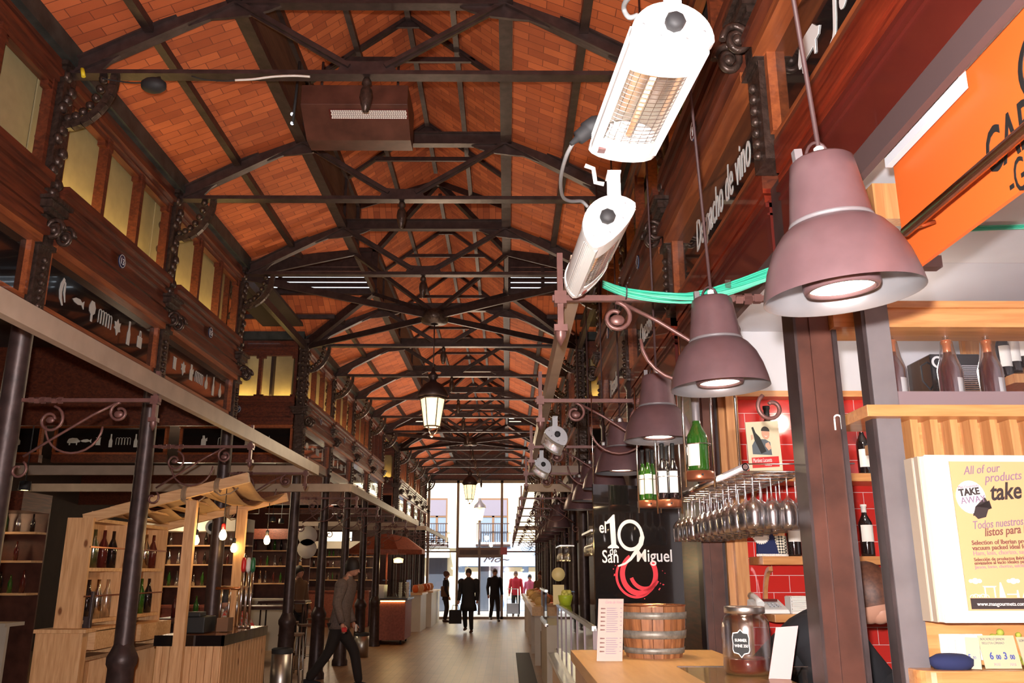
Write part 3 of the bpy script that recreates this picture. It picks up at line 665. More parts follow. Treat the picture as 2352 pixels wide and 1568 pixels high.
# vintage card (generic artwork)
c0 = at(1722, 1092, Y=4.80); c1 = at(1797, 1082, Y=4.86); wd = (c1-c0).length; ht = .315
e = empty('advertising_card', (c0+c1)/2, 'pale wooden card picturing a laughing man holding a bottle, on the upper shelf', 'card')
c0.z = c1.z = 2.152; m = basis(c0, (c1-c0), (0, .06, 1))
m = basis(c0, (c1-c0), (0,.08,1))
MB().poly([(0,0),(wd,0),(wd,ht),(0,ht-.02)], m, .006).build('card_board', mat('card_cream', (.68,.60,.42), .7), e)
mm = m @ Matrix.Translation((0,0,.0062))
MB().poly([(.02,.03),(wd-.02,.045),(wd-.02,.105),(.02,.09)], mm, .001).build('red_banner', M['redp'], e)
text('Martinez Lacuesta', .034, mm @ Matrix.Translation((.025,.062,.001)) @ Matrix.Rotation(R(4),4,'Z'), M['white'], 'lettering', e, shear=.3, sx=.5)
text('HARO', .016, mm @ Matrix.Translation((.10,.046,.001)), M['white'], 'small_lettering', e)
MB().poly([(.03,.11),(.03,.16),(.05,.19),(.075,.2),(.12,.2),(.15,.185),(.155,.11)], mm, .0008).build('jacket_figure', mat('ink_blue', (.10,.12,.14), .7), e)
b = MB(); b.poly([(.125+.026*math.cos(t), .235+.036*math.sin(t)) for t in [k*math.pi/8 for k in range(16)]], mm, .0012); b.build('face_figure', mat('ink_pink', (.62,.33,.22), .7), e)
b = MB(); b.poly([(.125+.028*math.cos(t), .248+.028*math.sin(t)) for t in [k*math.pi/8 for k in range(0,9)]], mm, .0014); b.build('hair_figure', M['hairb'], e)
b = MB(); b.poly([(.115,.222),(.125,.214),(.138,.222),(.126,.219)], mm, .0018); b.build('smile_figure', M['white'], e)
b = MB(); b.poly([(.085,.115),(.12,.13),(.085,.21),(.06,.235),(.047,.27),(.036,.265),(.045,.225),(.05,.19)], mm, .0016); b.build('bottle_figure', M['blackm'], e)
b = MB(); b.poly([(.135,.135),(.155,.15),(.14,.185),(.118,.175),(.115,.16)], mm, .0018); b.poly([(.028,.19),(.042,.2),(.04,.225),(.028,.22)], mm, .0018); b.build('hand_figure', mat('ink_pink_hand', (.62,.36,.25), .7), e)
# lace apron bag and basket
p = at(1757, 1278, Y=4.84); e = empty('cloth_bag', (p.x, 4.86, 1.70), 'navy cloth bag with white lace trim on the middle oak shelf', 'bag')
m = basis((p.x, 4.82, 1.70), (1,0,0), (0,0,1))
b = MB(); b.poly([(-.055,0),(.07,0),(.045,.10),(.03,.15),(-.04,.15),(-.05,.1)], m, .03); b.build('bag_body', M['navy'], e, bevel=.006)
b = MB(); 
for k in range(12): b.sphere((p.x-.055+k*.0113, 4.785, 1.706), .008, 6)
b.poly([(-.05+.0+.04*math.cos(t)+.02, .105+.035*math.sin(t)) for t in [k*math.pi/8 for k in range(16)]], basis((p.x,4.789,1.70),(1,0,0),(0,0,1)), .002)
for k in range(14): t = math.pi*(1+k/13*1.1); b.sphere((p.x-.03+.042*math.cos(t), 4.787, 1.805+.037*math.sin(t)), .005, 5)
b.build('lace_trim', M['paper'], e)
p = at(1792, 1278, Y=4.82); e = empty('woven_basket', (p.x, 4.84, 1.70), 'small black and white woven basket holding a pale pot on the middle shelf', 'basket')
chk = mat('woven_check', (.6,.55,.45), .7); t_ = chk.node_tree; ck = t_.nodes.new('ShaderNodeTexChecker'); ck.inputs['Scale'].default_value = 95
ck.inputs['Color1'].default_value = (.7,.65,.52,1); ck.inputs['Color2'].default_value = (.02,.02,.02,1); tc_ = t_.nodes.new('ShaderNodeTexCoord')
mp_ = t_.nodes.new('ShaderNodeMapping'); mp_.inputs['Rotation'].default_value = (0, R(45), 0); t_.links.new(tc_.outputs['Object'], mp_.inputs[0]); t_.links.new(mp_.outputs[0], ck.inputs[0]); t_.links.new(ck.outputs[0], t_.nodes['Principled BSDF'].inputs['Base Color'])
MB().lathe([(0,0),(.048,0),(.05,.02),(.046,.11),(.043,.11),(.043,.03),(0,.02)], (p.x,4.84,1.70), 20).build('basket_body', chk, e)
MB().lathe([(.05,.0),(.052,.006),(.05,.012)], (p.x,4.84,1.70), 20).build('basket_rim', M['paper'], e)
MB().lathe([(0,.03),(.036,.03),(.04,.135),(.0,.135)], (p.x,4.84,1.70), 16).build('clay_pot', M['oak'], e)
# telephone + napkins
p = at(1768, 1400, Y=4.75); e = empty('telephone', (p.x, 4.78, 1.405), 'white desk telephone on the lower oak shelf', 'telephone')
b = MB(); b.add([(p.x-.09,4.68,1.405),(p.x+.09,4.68,1.405),(p.x+.09,4.88,1.405),(p.x-.09,4.88,1.405),(p.x-.085,4.69,1.425),(p.x+.085,4.69,1.425),(p.x+.085,4.87,1.475),(p.x-.085,4.87,1.475)], [(3,2,1,0),(4,5,6,7),(0,1,5,4),(1,2,6,5),(2,3,7,6),(3,0,4,7)]); b.build('base', M['heatw'], e, bevel=.006)
MB().path([(p.x-.06,4.70,1.45),(p.x-.062,4.74,1.475),(p.x-.06,4.82,1.49),(p.x-.06,4.87,1.49)], [.022,.014,.014,.022], 8).build('handset', M['heatw'], e)
MB().box((p.x-.02,4.80,1.4628),(p.x+.06,4.85,1.4755)).build('display', M['redpanel'], e)
b = MB(); 
for i in range(3):
    for j in range(3): b.cb((p.x+.0+i*.022, 4.715+j*.026, 1.440+j*.0065), (.014,.014,.006))
b.build('keys', M['heatg'], e)
p = at(1838, 1398, Y=4.72); e = empty('napkin_stack', (p.x, 4.74, 1.405), 'stack of white paper napkins in a holder beside the telephone', 'napkins')
b = MB()
for k in range(11): b.cb((p.x+rnd.uniform(-.002,.002), 4.74, 1.412+k*.0078), (.10,.10,.0065))
b.build('napkins', M['paper'], e); MB().box((p.x-.055,4.69,1.405),(p.x+.055,4.79,1.409)).box((p.x-.057,4.69,1.405),(p.x-.053,4.79,1.49)).build('holder', M['heatw'], e)
# ---- grey posts, glazing and shelf of the partition facing the camera (y ~3)
xp0 = at(1978, 733, Y=2.87).x+.01; 
e = empty('glazed_partition', (xp0+.5, 3.03, 0), 'grey steel framed glazed partition beside the big brown column', 'partition')
xp0 -= .01; MB().box((xp0,2.87,0),(xp0+.012,2.93,2.75)).build('side_strip', M['casingd'], e); MB().box((xp0+.012,2.865,0),(xp0+.095,2.96,2.75)).build('post', M['greypost'], e)
MB().box((xp0+.105,2.985,2.185),(3.2,3.03,2.245)).build('cross_rail', M['greyrail'], e)
b = MB().box((xp0+.105,3.02,2.25),(3.1,3.026,2.75)); b.build('glass_pane', M['facglass'], e)
MB().box((1.19,2.965,2.48),(3.2,3.16,2.55)).box((1.19,2.95,2.55),(3.2,3.16,2.575)).build('header_beam', M['oakh'], e)
MB().box((1.24,2.93,2.70),(1.60,2.98,2.745)).build('top_rail', M['greyrail'], e)
p0 = at(1990, 412, Y=2.9); MB().box((p0.x,2.86,2.86),(p0.x+.22,2.93,3.0)).build('oak_head_block', M['oak'], e)
# slatted oak box
sx0 = at(2050, 1000, Y=2.88).x; e = empty('slatted_cabinet', (2.2, 2.95, 1.28), 'honey oak slatted cabinet front behind the take away light box', 'cabinet')
MB().box((1.215,2.82,2.125),(3.2,3.15,2.165)).build('top_board', M['oakh'], e, bevel=.002)
b = MB(); x = sx0-.0
while x < 3.1:
    b.box((x,2.885,1.47),(x+.026,2.95,2.125)); x += .0685
b.build('slats', M['oak'], e); MB().box((sx0-.02,2.95,1.30),(3.2,2.975,2.125)).build('back_panel', M['oakh'], e)
MB().box((sx0-.0,2.90,1.33),(3.2,2.95,1.47)).build('lower_panel', M['oakh'], e); MB().box((sx0-.01,2.88,.0),(3.2,2.95,1.27)).build('base_panel', M['oakh'], e)
lx = at(2105, 1520, Y=2.80).x
b = MB(); pts = [(lx+.05+.0,2.90)]; m = Matrix.Identity(4)
out = [(lx,2.93),(lx,2.83)]+[(lx+.06-.06*math.cos(a), 2.83-.06*math.sin(a)) for a in [k*math.pi/2/6 for k in range(1,7)]]+[(3.2,2.77),(3.2,2.93)]
b.poly(out, Matrix.Translation((0,0,1.275)), .05); b.build('ledge', M['oakh'], e, bevel=.004)
# socket plate
p = at(2155, 1452, Y=2.897); q = at(2262, 1512, Y=2.897)
e = empty('socket_plate', ((p.x+q.x)/2, 2.895, q.z), 'white double switch plate on the oak panel behind the navy cloth', 'switch')
MB().box((p.x,2.89,1.345),(q.x,2.899,1.425)).build('plate', M['heatw'], e, bevel=.002)
for k in range(2):
    x = p.x+.022+k*.062; MB().box((x,2.884,1.36),(x+.022,2.89,1.41)).box((x+.024,2.884,1.36),(x+.046,2.89,1.41)).build('rocker', M['paper'], e, bevel=.001)
# navy cloth
p = at(2180, 1508, Y=2.84); b = MB(); 
b.lathe([(0,.0),(.036,.0),(.044,.012),(.045,.03),(.03,.042),(0,.044)], (p.x,2.83,1.326), 14, Matrix.Diagonal((1.55,.8,1,1)) @ Matrix.Rotation(.1,4,'X')); o = b.build('folded_cloth', M['navy']); tag(o, 'folded navy blue cloth on the oak ledge', 'cloth')
# price cards
pricem = mat('price_card_cream', (.5,.44,.28), .6)
def pcard(x, w_, h_, rz, lines, lab, tilt=.25):
    e = empty('price_card', (x, 2.83, 1.326), lab, 'card', 'price cards on the oak ledge')
    m = Matrix.Translation((x, 2.825, 1.326)) @ Matrix.Rotation(rz, 4, 'Z') @ basis((0,0,0), (1,0,0), (0,tilt,1))
    MB().poly([(0,0),(w_,0),(w_,h_),(0,h_)], m, .002).build('card', pricem, e)
    for s, sz, x_, y_, mt, bd in lines: text(s, sz, m @ Matrix.Translation((x_,y_,.002)), mt, 'lettering', e, sx=.8, bold=bd)
pblue = mat('price_blue', (.05,.08,.3), .6); pink = mat('price_pink', (.8,.35,.35), .6); grey = mat('ink_grey', (.25,.24,.22), .6)
x0 = at(2262, 1510, Y=2.82).x
pcard(x0, .115, .10, 0, [('BOCADILLO JAMON', .0105, .006, .085, grey, 0), ('BELLOTA C/MANO', .0105, .008, .073, grey, 0), ('6', .030, .022, .028, pblue, .0006), ('00', .019, .042, .028, pblue, .0004), ('3', .030, .066, .028, pblue, .0006), ('00', .019, .086, .028, pblue, .0004), ('MAS', .013, .03, .008, pink, 0), ('MAS', .013, .08, .008, pink, 0)], 'cream price card reading 6,00 and 3,00 on the oak ledge')
x1 = at(2232, 1510, Y=2.83).x
pcard(x1-.02, .04, .095, R(-35), [('5', .02, .005, .03, pblue, .0005), ('00', .012, .018, .03, pblue, 0), ('MAS', .010, .005, .01, pink, 0)], 'narrow price card standing at an angle left of the 6,00 card')
pcard(x0+.125, .07, .095, R(8), [('LOMO', .011, .006, .08, grey, 0), ('4', .028, .01, .03, pblue, .0006)], 'price card at the right edge of the frame on the ledge')
b = MB(); 
for k in range(16): b.sphere((x0+.06+rnd.uniform(-.0,.1), 2.875, 1.335+rnd.uniform(0,.12)), rnd.uniform(.008,.014), 5)
tag(b.build('herb_sprig', mat('herb_green', (.35,.38,.05), .7)), 'green herb sprigs behind the price cards', 'plant', kind='stuff')
# ---- light box
bx0 = at(2140, 1045, Y=2.72); bx1 = at(2134, 1430, Y=2.72); LX, LY, LZ1, LZ0 = at(2146, 1240, Y=2.72).x, 2.72, bx0.z, bx1.z
e = empty('light_box', (LX+.3, 2.79, LZ0), 'white take away light box with an orange poster on the oak slats', 'sign')
m = Matrix.Translation((LX, LY, LZ0)) @ Matrix.Rotation(R(2), 4, 'Z'); H = LZ1-LZ0
MB().box((0,.0,0),(.62,.13,H), m).build('case', M['heatw'], e, bevel=.004)
b = MB()
for k in range(5): b.box((.012+k*.011,-.004,.0),(.018+k*.011,0,H), m)
b.box((.0,-.006,H-.02),(.62,0,H), m); b.box((.0,-.006,0),(.62,0,.025), m); b.build('ribbed_frame', M['white'], e)
MB().box((-.006,.03,.0),(0,.055,H), m).box((-.006,.07,.0),(0,.12,H), m).build('side_cover', mat('cream_plastic', (.42,.34,.26), .5), e)
post = mat('poster_orange', (.66,.36,.17), .5); PX = .078
MB().box((PX,-.005,.035),(.61,-.001,H-.018), m).build('poster', post, e)
def pb(x, z): return m @ basis((x, -.0052, z), (1,0,0), (0,0,1))
def pz(py): return (1430-py)/(1430-1045)*H
mag = mat('ink_mauve', (.22,.14,.22), .6); ink = mat('ink_black', (.03,.02,.02), .6); inkb = mat('ink_maroon', (.16,.06,.05), .6); pk = mat('ink_pink_text', (.62,.2,.25), .6)
for s, sz, x_, py, mt, sh, bd, rot, sx_ in (
  ('All of our', .038, .12, 1092, mag, .35, 0, 5, .8), ('products', .040, .185, 1110, mag, .35, 0, 5, .85),
  ('take away', .075, .195, 1152, ink, .3, .0015, 4, .8),
  ('Todos nuestros productos', .036, .125, 1220, mag, .3, 0, 5, .72), ('listos para llevar', .036, .16, 1236, inkb, .3, .0004, 5, .8),
  ('Selection of Iberian products', .0195, .115, 1256, inkb, 0, .0003, 2, .95), ('vacuum packed ideal for travel', .0195, .115, 1268, inkb, 0, .0003, 2, .95), ('Ham, loin, chorizo, sausages', .0195, .115, 1280, pk, 0, 0, 2, .95),
  ('Selección de productos ibéricos', .0145, .115, 1293, inkb, 0, .0002, 2, .95), ('envasados al vacío ideales para', .0145, .115, 1301, inkb, 0, .0002, 2, .95), ('Jamón, lomo, chorizo, salchichón', .0145, .115, 1310, pk, 0, 0, 2, .95)):
    text(s, sz, pb(x_, pz(py)) @ Matrix.Rotation(R(rot), 4, 'Z'), mt, 'lettering', e, shear=sh, sx=sx_, bold=bd)
bub = pb(.132, pz(1145)); b = MB(); b.poly([(.048*math.cos(t)+.0, .052*math.sin(t)) for t in [k*math.pi/12 for k in range(24)]], bub, .002); b.build('speech_bubble', M['paper'], e)
b = MB(); b.poly([(.0,-.058),(.02,-.056),(.05,-.03),(.058,-.01),(.063,-.035),(.045,-.0),(.03,-.012),(.01,-.03)], bub, .0025); b.poly([(0,-.052),(.015,-.068),(.04,-.062),(.055,-.03),(.03,-.02)], bub, .0024); b.build('black_arrow', ink, e)
for s, sz, x_, y_, mt, bd in (('Mas Gourmets', .0125, -.038, .026, pk, 0), ('TAKE', .030, -.036, .003, ink, .0012), ('AWAY', .030, -.034, -.022, mag, 0)):
    text(s, sz, bub @ Matrix.Translation((x_, y_, .0022)) @ Matrix.Rotation(R(6), 4, 'Z'), mt, 'bubble_lettering', e, sx=.92, bold=bd)
MB().poly([(.087-PX*0,0),(.61,0),(.61,.032),(.087,.032)], pb(0,.04), .001).build('black_band', ink, e)
text('www.masgourmets.com', .0165, pb(.105,.05) @ Matrix.Translation((0,0,.0012)), M['paper'], 'web_address', e, sx=.95)
b = MB(); f = pb(0, .074)
for x_ in (.11, .23, .36): 
    for dx, r_ in ((-.014,.007),(0,.011),(.013,.008)): b.poly([(x_+dx+r_*math.cos(t), .045+r_*.8*math.sin(t)+.004) for t in [k*math.pi/6 for k in range(12)]], f, .001)
for k in range(5): b.ring((.095+k*.011, .0), .007+.002*(k%2), .009+.002*(k%2), f, .001, 10, 0, math.pi)
b.poly([(.135,.0),(.139,.0),(.139,.03),(.165,.03),(.165,0),(.169,0),(.169,.03),(.175,.034),(.13,.034),(.135,.03)], f, .001); b.poly([(.18,0),(.184,.03),(.186,.045),(.19,.045),(.194,.03),(.2,0)], f, .001)
b.poly([(.205,.008),(.235,.008),(.235,.011),(.205,.011)], f, .001); b.poly([(.235,0),(.237,.022),(.241,.022),(.243,0)], f, .001); b.poly([(.252,0),(.262,.02),(.265,.045),(.268,.02),(.278,0),(.272,0),(.265,.014),(.258,0)], f, .001)
b.poly([(.285,0),(.285,.018),(.31,.026),(.335,.018),(.335,0)], f, .001); b.build('white_skyline', M['paper'], e)
# bottles on the partition shelf
for k, (px, ds) in enumerate(((2066, 'left of the three, beside the pink sheet'), (2196, 'in front of the coffee machine'), (2290, 'right of the coffee machine'))):
    p = at(px, 955, Y=3.10)
    o = bottle('wrapped_bottle', .30, .040, M['botr'], True, M['paper'], M['foil'], (p.x, 3.10, 2.165), 'cellophane wrapped bottle with orange neck foil, '+ds, 'wrapped bottles on the partition shelf', wrap=True, lz=(.25,.5), arc=1.2, face_a=-.9)
    f = basis((p.x+.012, 3.10-.044, 2.19), (1,0,0), (0,0,1)); b = MB(); b.poly([(0,0),(.022,0),(.022,.026),(0,.026)], f, .001); b.build('navy_seal', M['navy'], o)
p = at(2020, 770, Y=3.2); m = basis((p.x, 3.2, 2.166), (.5,.75,0), (0,0,1))
tag(MB().poly([(0,0),(.11,0),(.11,.27),(0,.36)], m, .004).build('pink_sheet', mat('pink_sheet', (.85,.42,.42), .6)), 'tall pink plastic sheet standing behind the first wrapped bottle', 'sheet')
for k, px in enumerate((2312, 2334, 2356)):
    p = at(px, 860, Y=4.6); bottle('wine_bottle', .30, .037, M['botd'], True, M['paper'], M['greenp'], (p.x, 4.6+k*.0, at(px, 868-k*12, Y=4.6).z), 'dark bottle with a white label in the oak rack at the right edge, %s' % ('leftmost', 'middle', 'rightmost')[k], 'bottles in the oak rack', lz=(.2,.6))
p = at(2235, 870, Y=4.9); q = at(2352, 740, Y=4.9)
tag(MB().box((p.x,4.97,p.z-.1),(p.x+.9,5.0,2.98)).box((p.x,4.5,p.z-.11),(p.x+.9,5.0,p.z-.06)).box((p.x+.02,4.75,p.z-.06),(p.x+.05,5.0,2.98)).build('bottle_rack', M['oak']), 'oak rack holding the white labelled bottles on the right', 'rack')
# coffee machine with glitter
p = at(2150, 890, Y=3.7); q = at(2255, 810, Y=3.7); e = empty('black_appliance', ((p.x+q.x)/2, 3.8, 2.2), 'black appliance with a glittering ribbed silver panel behind the wrapped bottles', 'appliance')
MB().box((p.x,3.72,2.2),(q.x,3.95,q.z)).build('case', M['black'], e, bevel=.005)
b = MB(); n_ = 14
for k in range(n_): b.box((p.x+.02,3.712,q.z-.06-k*.0095),(q.x-.01,3.72,q.z-.055-k*.0095))
b.build('ribbed_panel', M['tapes'], e)
MB().ring((.03,.0),.018,.028,basis((p.x,3.715,q.z-.04),(1,0,0),(0,0,1)),.003,16).build('white_ring', M['white'], e)
MB().path([(p.x+.02,3.75,q.z-.02),(p.x-.03,3.75,q.z-.05),(p.x-.03,3.75,q.z-.12),(p.x,3.75,q.z-.16)], .004, 6).build('lead', M['rubber'], e)
MB().box((p.x-.2,3.6,2.155),(q.x+.6,4.05,2.2)).build('support_shelf', M['oakh'], e)
# orange sign, white head board, brass rail
a0 = at(2061, 380, X=1.15); e = empty('orange_sign', (1.15, (a0.y+1.0)/2, 2.42), 'big orange sign board with black lettering at the upper right', 'sign')
ys = a0.y; zt = CAMZ+1.2-.0; zb = CAMZ+.815
m = basis((1.15, ys, zb), (0,-1,0), (0,0,1))
MB().poly([(0,0),(1.6,0),(1.6,zt-zb),(0,zt-zb)], m, .012).build('board', M['orange'], e)
def os(px, py): 
    p = at(px, py, X=1.135); return ys-p.y, p.z-zb
x, z = os(2268, 408); text('CARNES', .155, m @ Matrix.Translation((x, z, .013)), M['blackm'], 'lettering', e, shear=.12, sx=.62, bold=.002)
x, z = os(2318, 438); text('-Gourmet-', .115, m @ Matrix.Translation((x, z-.02, .013)), M['blackm'], 'small_lettering', e, sx=.55)
x, z = os(2395, 130); MB().ring((x, z), .075, .09, m @ Matrix.Translation((0,0,.012)), .002, 28).build('ring_emblem', M['blackm'], e)
p = at(2215, 205, X=1.11); q = at(2040, 372, X=1.11)
tag(MB().box((1.10, p.y, CAMZ+1.135),(1.12, q.y, CAMZ+1.205)).build('head_board', M['wallwhite']), 'white strip board above the orange sign', 'board')
tag(MB().box((1.09, p.y-.01, CAMZ+1.205),(1.12, q.y+.05, CAMZ+1.22)).build('picture_rail', M['trimw']), 'thin orange wood strip above the white board', 'trim')
q = at(2080, 532, X=1.05); r_ = MB().tube((1.05, -.5, q.z), (1.05, q.y, q.z), .014, 12)
e = empty('brass_rail', (1.05, .9, q.z), 'brass rail running in front of the orange sign', 'rail'); r_.build('tube', M['brass'], e)
for y in (q.y-.02, q.y-.6): MB().tube((1.05, y, q.z), (1.12, y, q.z+.02), .006, 8).build('stay', M['brass'], e)
# ---- white heaters on the right rail
def heater():
    e = empty('patio_heater', (0,0,0)); W, Hh, L = .185, .088, .54
    out = [(W/2*math.cos(a), Hh*math.sin(a)) for a in [k*math.pi/18 for k in range(19)]] + [(-W/2*math.cos(a)*.97, -.026*math.sin(a)) for a in [k*math.pi/8 for k in range(1,8)]]
    def prism(o, y0, y1):
        b = MB(); n = len(o); vs = [(x,y0,z) for x,z in o]+[(x,y1,z) for x,z in o]
        b.add(vs, [list(range(n))[::-1], list(range(n,2*n))]); b.add(vs, [(i,(i+1)%n,n+(i+1)%n,n+i) for i in range(n)], False); return b
    big = [(x*1.04, z*1.06) for x,z in out]
    prism(big, 0, .03).build('end_cap', M['heatw'], e, bevel=.003); prism(big, L-.03, L).build('end_cap', M['heatw'], e, bevel=.003)
    # shell: dome only, open below
    dome = out[:19]; b = MB(); n = 19
    vs = [(x,.03,z) for x,z in dome]+[(x,L-.03,z) for x,z in dome]; b.add(vs, [(i,i+1,n+i+1,n+i) for i in range(n-1)], True)
    for s in (-1,1): b.box((min(s*W/2, s*(W/2-.022)), .03, -.012), (max(s*W/2, s*(W/2-.022)), L-.03, .004))
    for y0, y1 in ((.03,.12),(L-.10,L-.03)): 
        low = [(x,z) for x,z in out[18:]]+[(W/2,0)]; n2 = len(low); vv = [(x,y0,z) for x,z in low]+[(x,y1,z) for x,z in low]; b.add(vv, [(i,i+1,n2+i+1,n2+i) for i in range(n2-1)], True)
    for k in range(6): b.box((-W/2-.001+.0, .03, .004+k*.006), (-W/2+.003, L-.03, .006+k*.006))
    b.build('shell', M['heatw'], e)
    b = MB(); n = 9; rr = [(W*.42*math.cos(a), W*.26*math.sin(a)+.002) for a in [k*math.pi/(n-1) for k in range(n)]]
    b.add([(x,.12,z) for x,z in rr]+[(x,L-.10,z) for x,z in rr], [(i,i+1,n+i+1,n+i) for i in range(n-1)], True); b.build('reflector', M['reflect'], e)
    MB().tube((0,.10,.012),(0,L-.09,.012),.008,8).build('quartz_tube', M['quartz'], e)
    b = MB(); 
    for k in range(17):
        y = .125+k*(L-.235)/16; b.path([(-W*.40*math.cos(a), y, -.020*math.sin(a)-.002) for a in [j*math.pi/8 for j in range(9)]], .0011, 4)
    for k in range(9):
        a = (k+1)*math.pi/10; b.tube((-W*.40*math.cos(a), .12, -.020*math.sin(a)-.002), (-W*.40*math.cos(a), L-.10, -.020*math.sin(a)-.002), .0009, 4)
    b.build('wire_grille', M['steel'], e)
    b = MB(); b.lathe([(0,-.026),(.016,-.026),(.024,-.016),(.022,0)], (0,-.002,.03), 8, Matrix.Rotation(R(-90),4,'X')); 
    k_ = b.build('knob', M['rubber'], e)
    b = MB(); 
    for x,z in ((.07,.02),(-.07,.02),(.03,-.005),(-.03,-.005)): b.lathe([(0,-.003),(.004,-.003),(.004,0)], (x,0,z), 8, Matrix.Rotation(R(-90),4,'X'))
    b.build('screws', M['heatg'], e)
    b = MB().box((-.075,L-.055,-.024),(-.055,L-.033,-.0175)); b.build('rating_badge', M['redpanel'], e)
    return e
H0 = heater()
hp = [((.372,1.66,CAMZ+1.16), R(4), 'big white patio heater closest to the camera, wire grille facing down'), ((.315,2.32,CAMZ+.985), R(-48), 'white patio heater turned to the right, just behind the closest one'),
      ((.36,6.35,CAMZ+.97), R(35), 'grey looking patio heater far along the right rail, nearer of two'), ((.33,8.2,CAMZ+.97), R(35), 'farthest patio heater at the end of the right rail')]
for k, (l, ry, lab) in enumerate(hp):
    o = H0 if k == 0 else dup(H0); o.location = l; o.rotation_euler = (R(3) if k == 1 else R(-1), ry, R(5) if k == 0 else 0); o['label'] = lab; o['category'] = 'heater'; o['group'] = 'patio heaters'
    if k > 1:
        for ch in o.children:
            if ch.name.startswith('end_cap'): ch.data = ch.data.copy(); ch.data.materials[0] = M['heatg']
    x, y, z = l; e = empty('heater_bracket', (x, y, z), 'white strap bracket holding %s' % lab.replace('patio ', '').split(',')[0].replace('big white heater', 'the closest heater'), 'bracket', 'heater brackets')
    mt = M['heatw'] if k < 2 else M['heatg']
    MB().box((x-.02,y-.012,z+.05),(x+.02,y-.006,z+.16)).box((x-.02,y-.032,z+.154),(x-.02+.04,y+.03,z+.16)).build('strap', mt, e)
    MB().path([(x-.03,y-.02,z+.12),(x-.055,y-.02,z+.125),(x-.06,y-.02,z+.17),(x-.085,y-.02,z+.18)], .007, 8).build('hook', mt, e)
p = at(1368, 285, Y=2.2); q = at(1318, 325, Y=2.2); e = empty('power_plug', p, 'black rubber plug on the left side of the closest heater', 'plug')
d = (q-p); MB().path([p+V((.02,0,.006)), p, p+d*.4, p+d*.42, p+d*.8, p+d*.83, p+d*1.15], [.022,.026,.028,.023,.021,.011,.006], 12).build('plug_body', M['rubber'], e)
for pts, lab in (([(1318,325,2.2),(1300,360,2.25),(1288,410,2.4),(1292,450,2.6),(1310,462,2.7),(1335,462,2.78),(1350,475,2.8)], 'grey cable looping from the plug down to the second heater'), ([(1465,35,1.7),(1445,40,1.7),(1433,20,1.7),(1440,0,1.66),(1470,-25,1.6)], 'grey cable arching over the closest heater')):
    P = [at(a,b_,Y=c) for a,b_,c in pts]; PP = []
    for i in range(len(P)-1):
        p0, p1, p2, p3 = P[max(i-1,0)], P[i], P[i+1], P[min(i+2,len(P)-1)]
        for k in range(5):
            t = k/5; PP.append(.5*((2*p1)+(p2-p0)*t+(2*p0-5*p1+4*p2-p3)*t*t+(3*p1-p0-3*p2+p3)*t**3))
    PP.append(P[-1]); tag(MB().path(PP, .0062, 8).build('heater_cable', M['cable']), lab, 'cable', 'heater cables')
# ---- pendant lamps
def pendant():
    e = empty('pendant_lamp', (0,0,0))
    MB().lathe([(0,.325),(.062,.325),(.070,.318),(.076,.28),(.088,.19),(.090,.175)], n=40).build('top_housing', M['lampshade'], e)
    MB().lathe([(.084,.178),(.0925,.174),(.0925,.168),(.084,.164)], n=40).build('joint_ring', M['greypost'], e)
    MB().lathe([(.086,.166),(.095,.164),(.112,.150),(.135,.118),(.153,.075),(.165,.03),(.170,.004),(.1705,0)], n=48).build('shade', M['lampshade'], e)
    MB().lathe([(.1705,0),(.168,.001),(.162,.03),(.150,.074),(.132,.115),(.108,.146),(.09,.158)], n=48).build('shade_lining', M['shadein'], e)
    MB().lathe([(.082,.16),(.082,.022),(.078,.014),(.070,.014),(.070,.03)], n=32).build('lamp_collar', M['lampshade'], e)
    MB().lathe([(0,.022),(.069,.022)], n=32).build('lamp_disc', M['lampglow'], e)
    MB().path([(.035+.028*math.cos(a)-.04, 0, .325+.045*math.sin(a)) for a in [k*math.pi/10 for k in range(11)]], .004, 6).build('cable_loop', M['brcable'], e)
    MB().lathe([(0,.33),(.012,.33),(.012,.355),(.006,.36),(0,.36)], n=10).build('cable_gland', M['heatw'], e); MB().cb((-.052,0,.335),(.018,.02,.035)).build('terminal_block', M['greypost'], e)
    MB().tube((0,0,.35),(0,0,2.55),.0058,8).build('hanging_cable', M['brcable'], e)
    return e
L0 = pendant(); ZL = 2.235
ly = [1.775, 2.885, 4.12, 5.53, 6.6, 7.75, 8.9, 12.6, 13.8, 15.1, 16.7, 17.6, 18.9]
for k, y in enumerate(ly):
    o = L0 if k == 0 else dup(L0); o.location = (.74 if k < 4 else .75, y, ZL-(.03 if k in (0,) else 0)); o['category'] = 'lamp'; o['group'] = 'bronze pendant lamps over the bar'
    o.rotation_euler = ((R(1.5), R(-4), 0) if k == 0 else (0, R(-2), 0) if k == 1 else (0, 0, 0))
    o['label'] = ['largest bronze pendant lamp, closest to the camera at the right', 'second bronze pendant lamp, below the green cables', 'third bronze pendant lamp, above the hanging bottle trays', 'fourth bronze pendant lamp, above the black sign board'][k] if k < 4 else 'bronze pendant lamp in the row above the bar, %s from the camera' % ORD[k]
# pendant light output
for k in range(3): light('pendant_light', 'SPOT', (.74, ly[k], ZL+.005), 9, (1,.82,.6), .05, (0,0,0), spot=R(120))
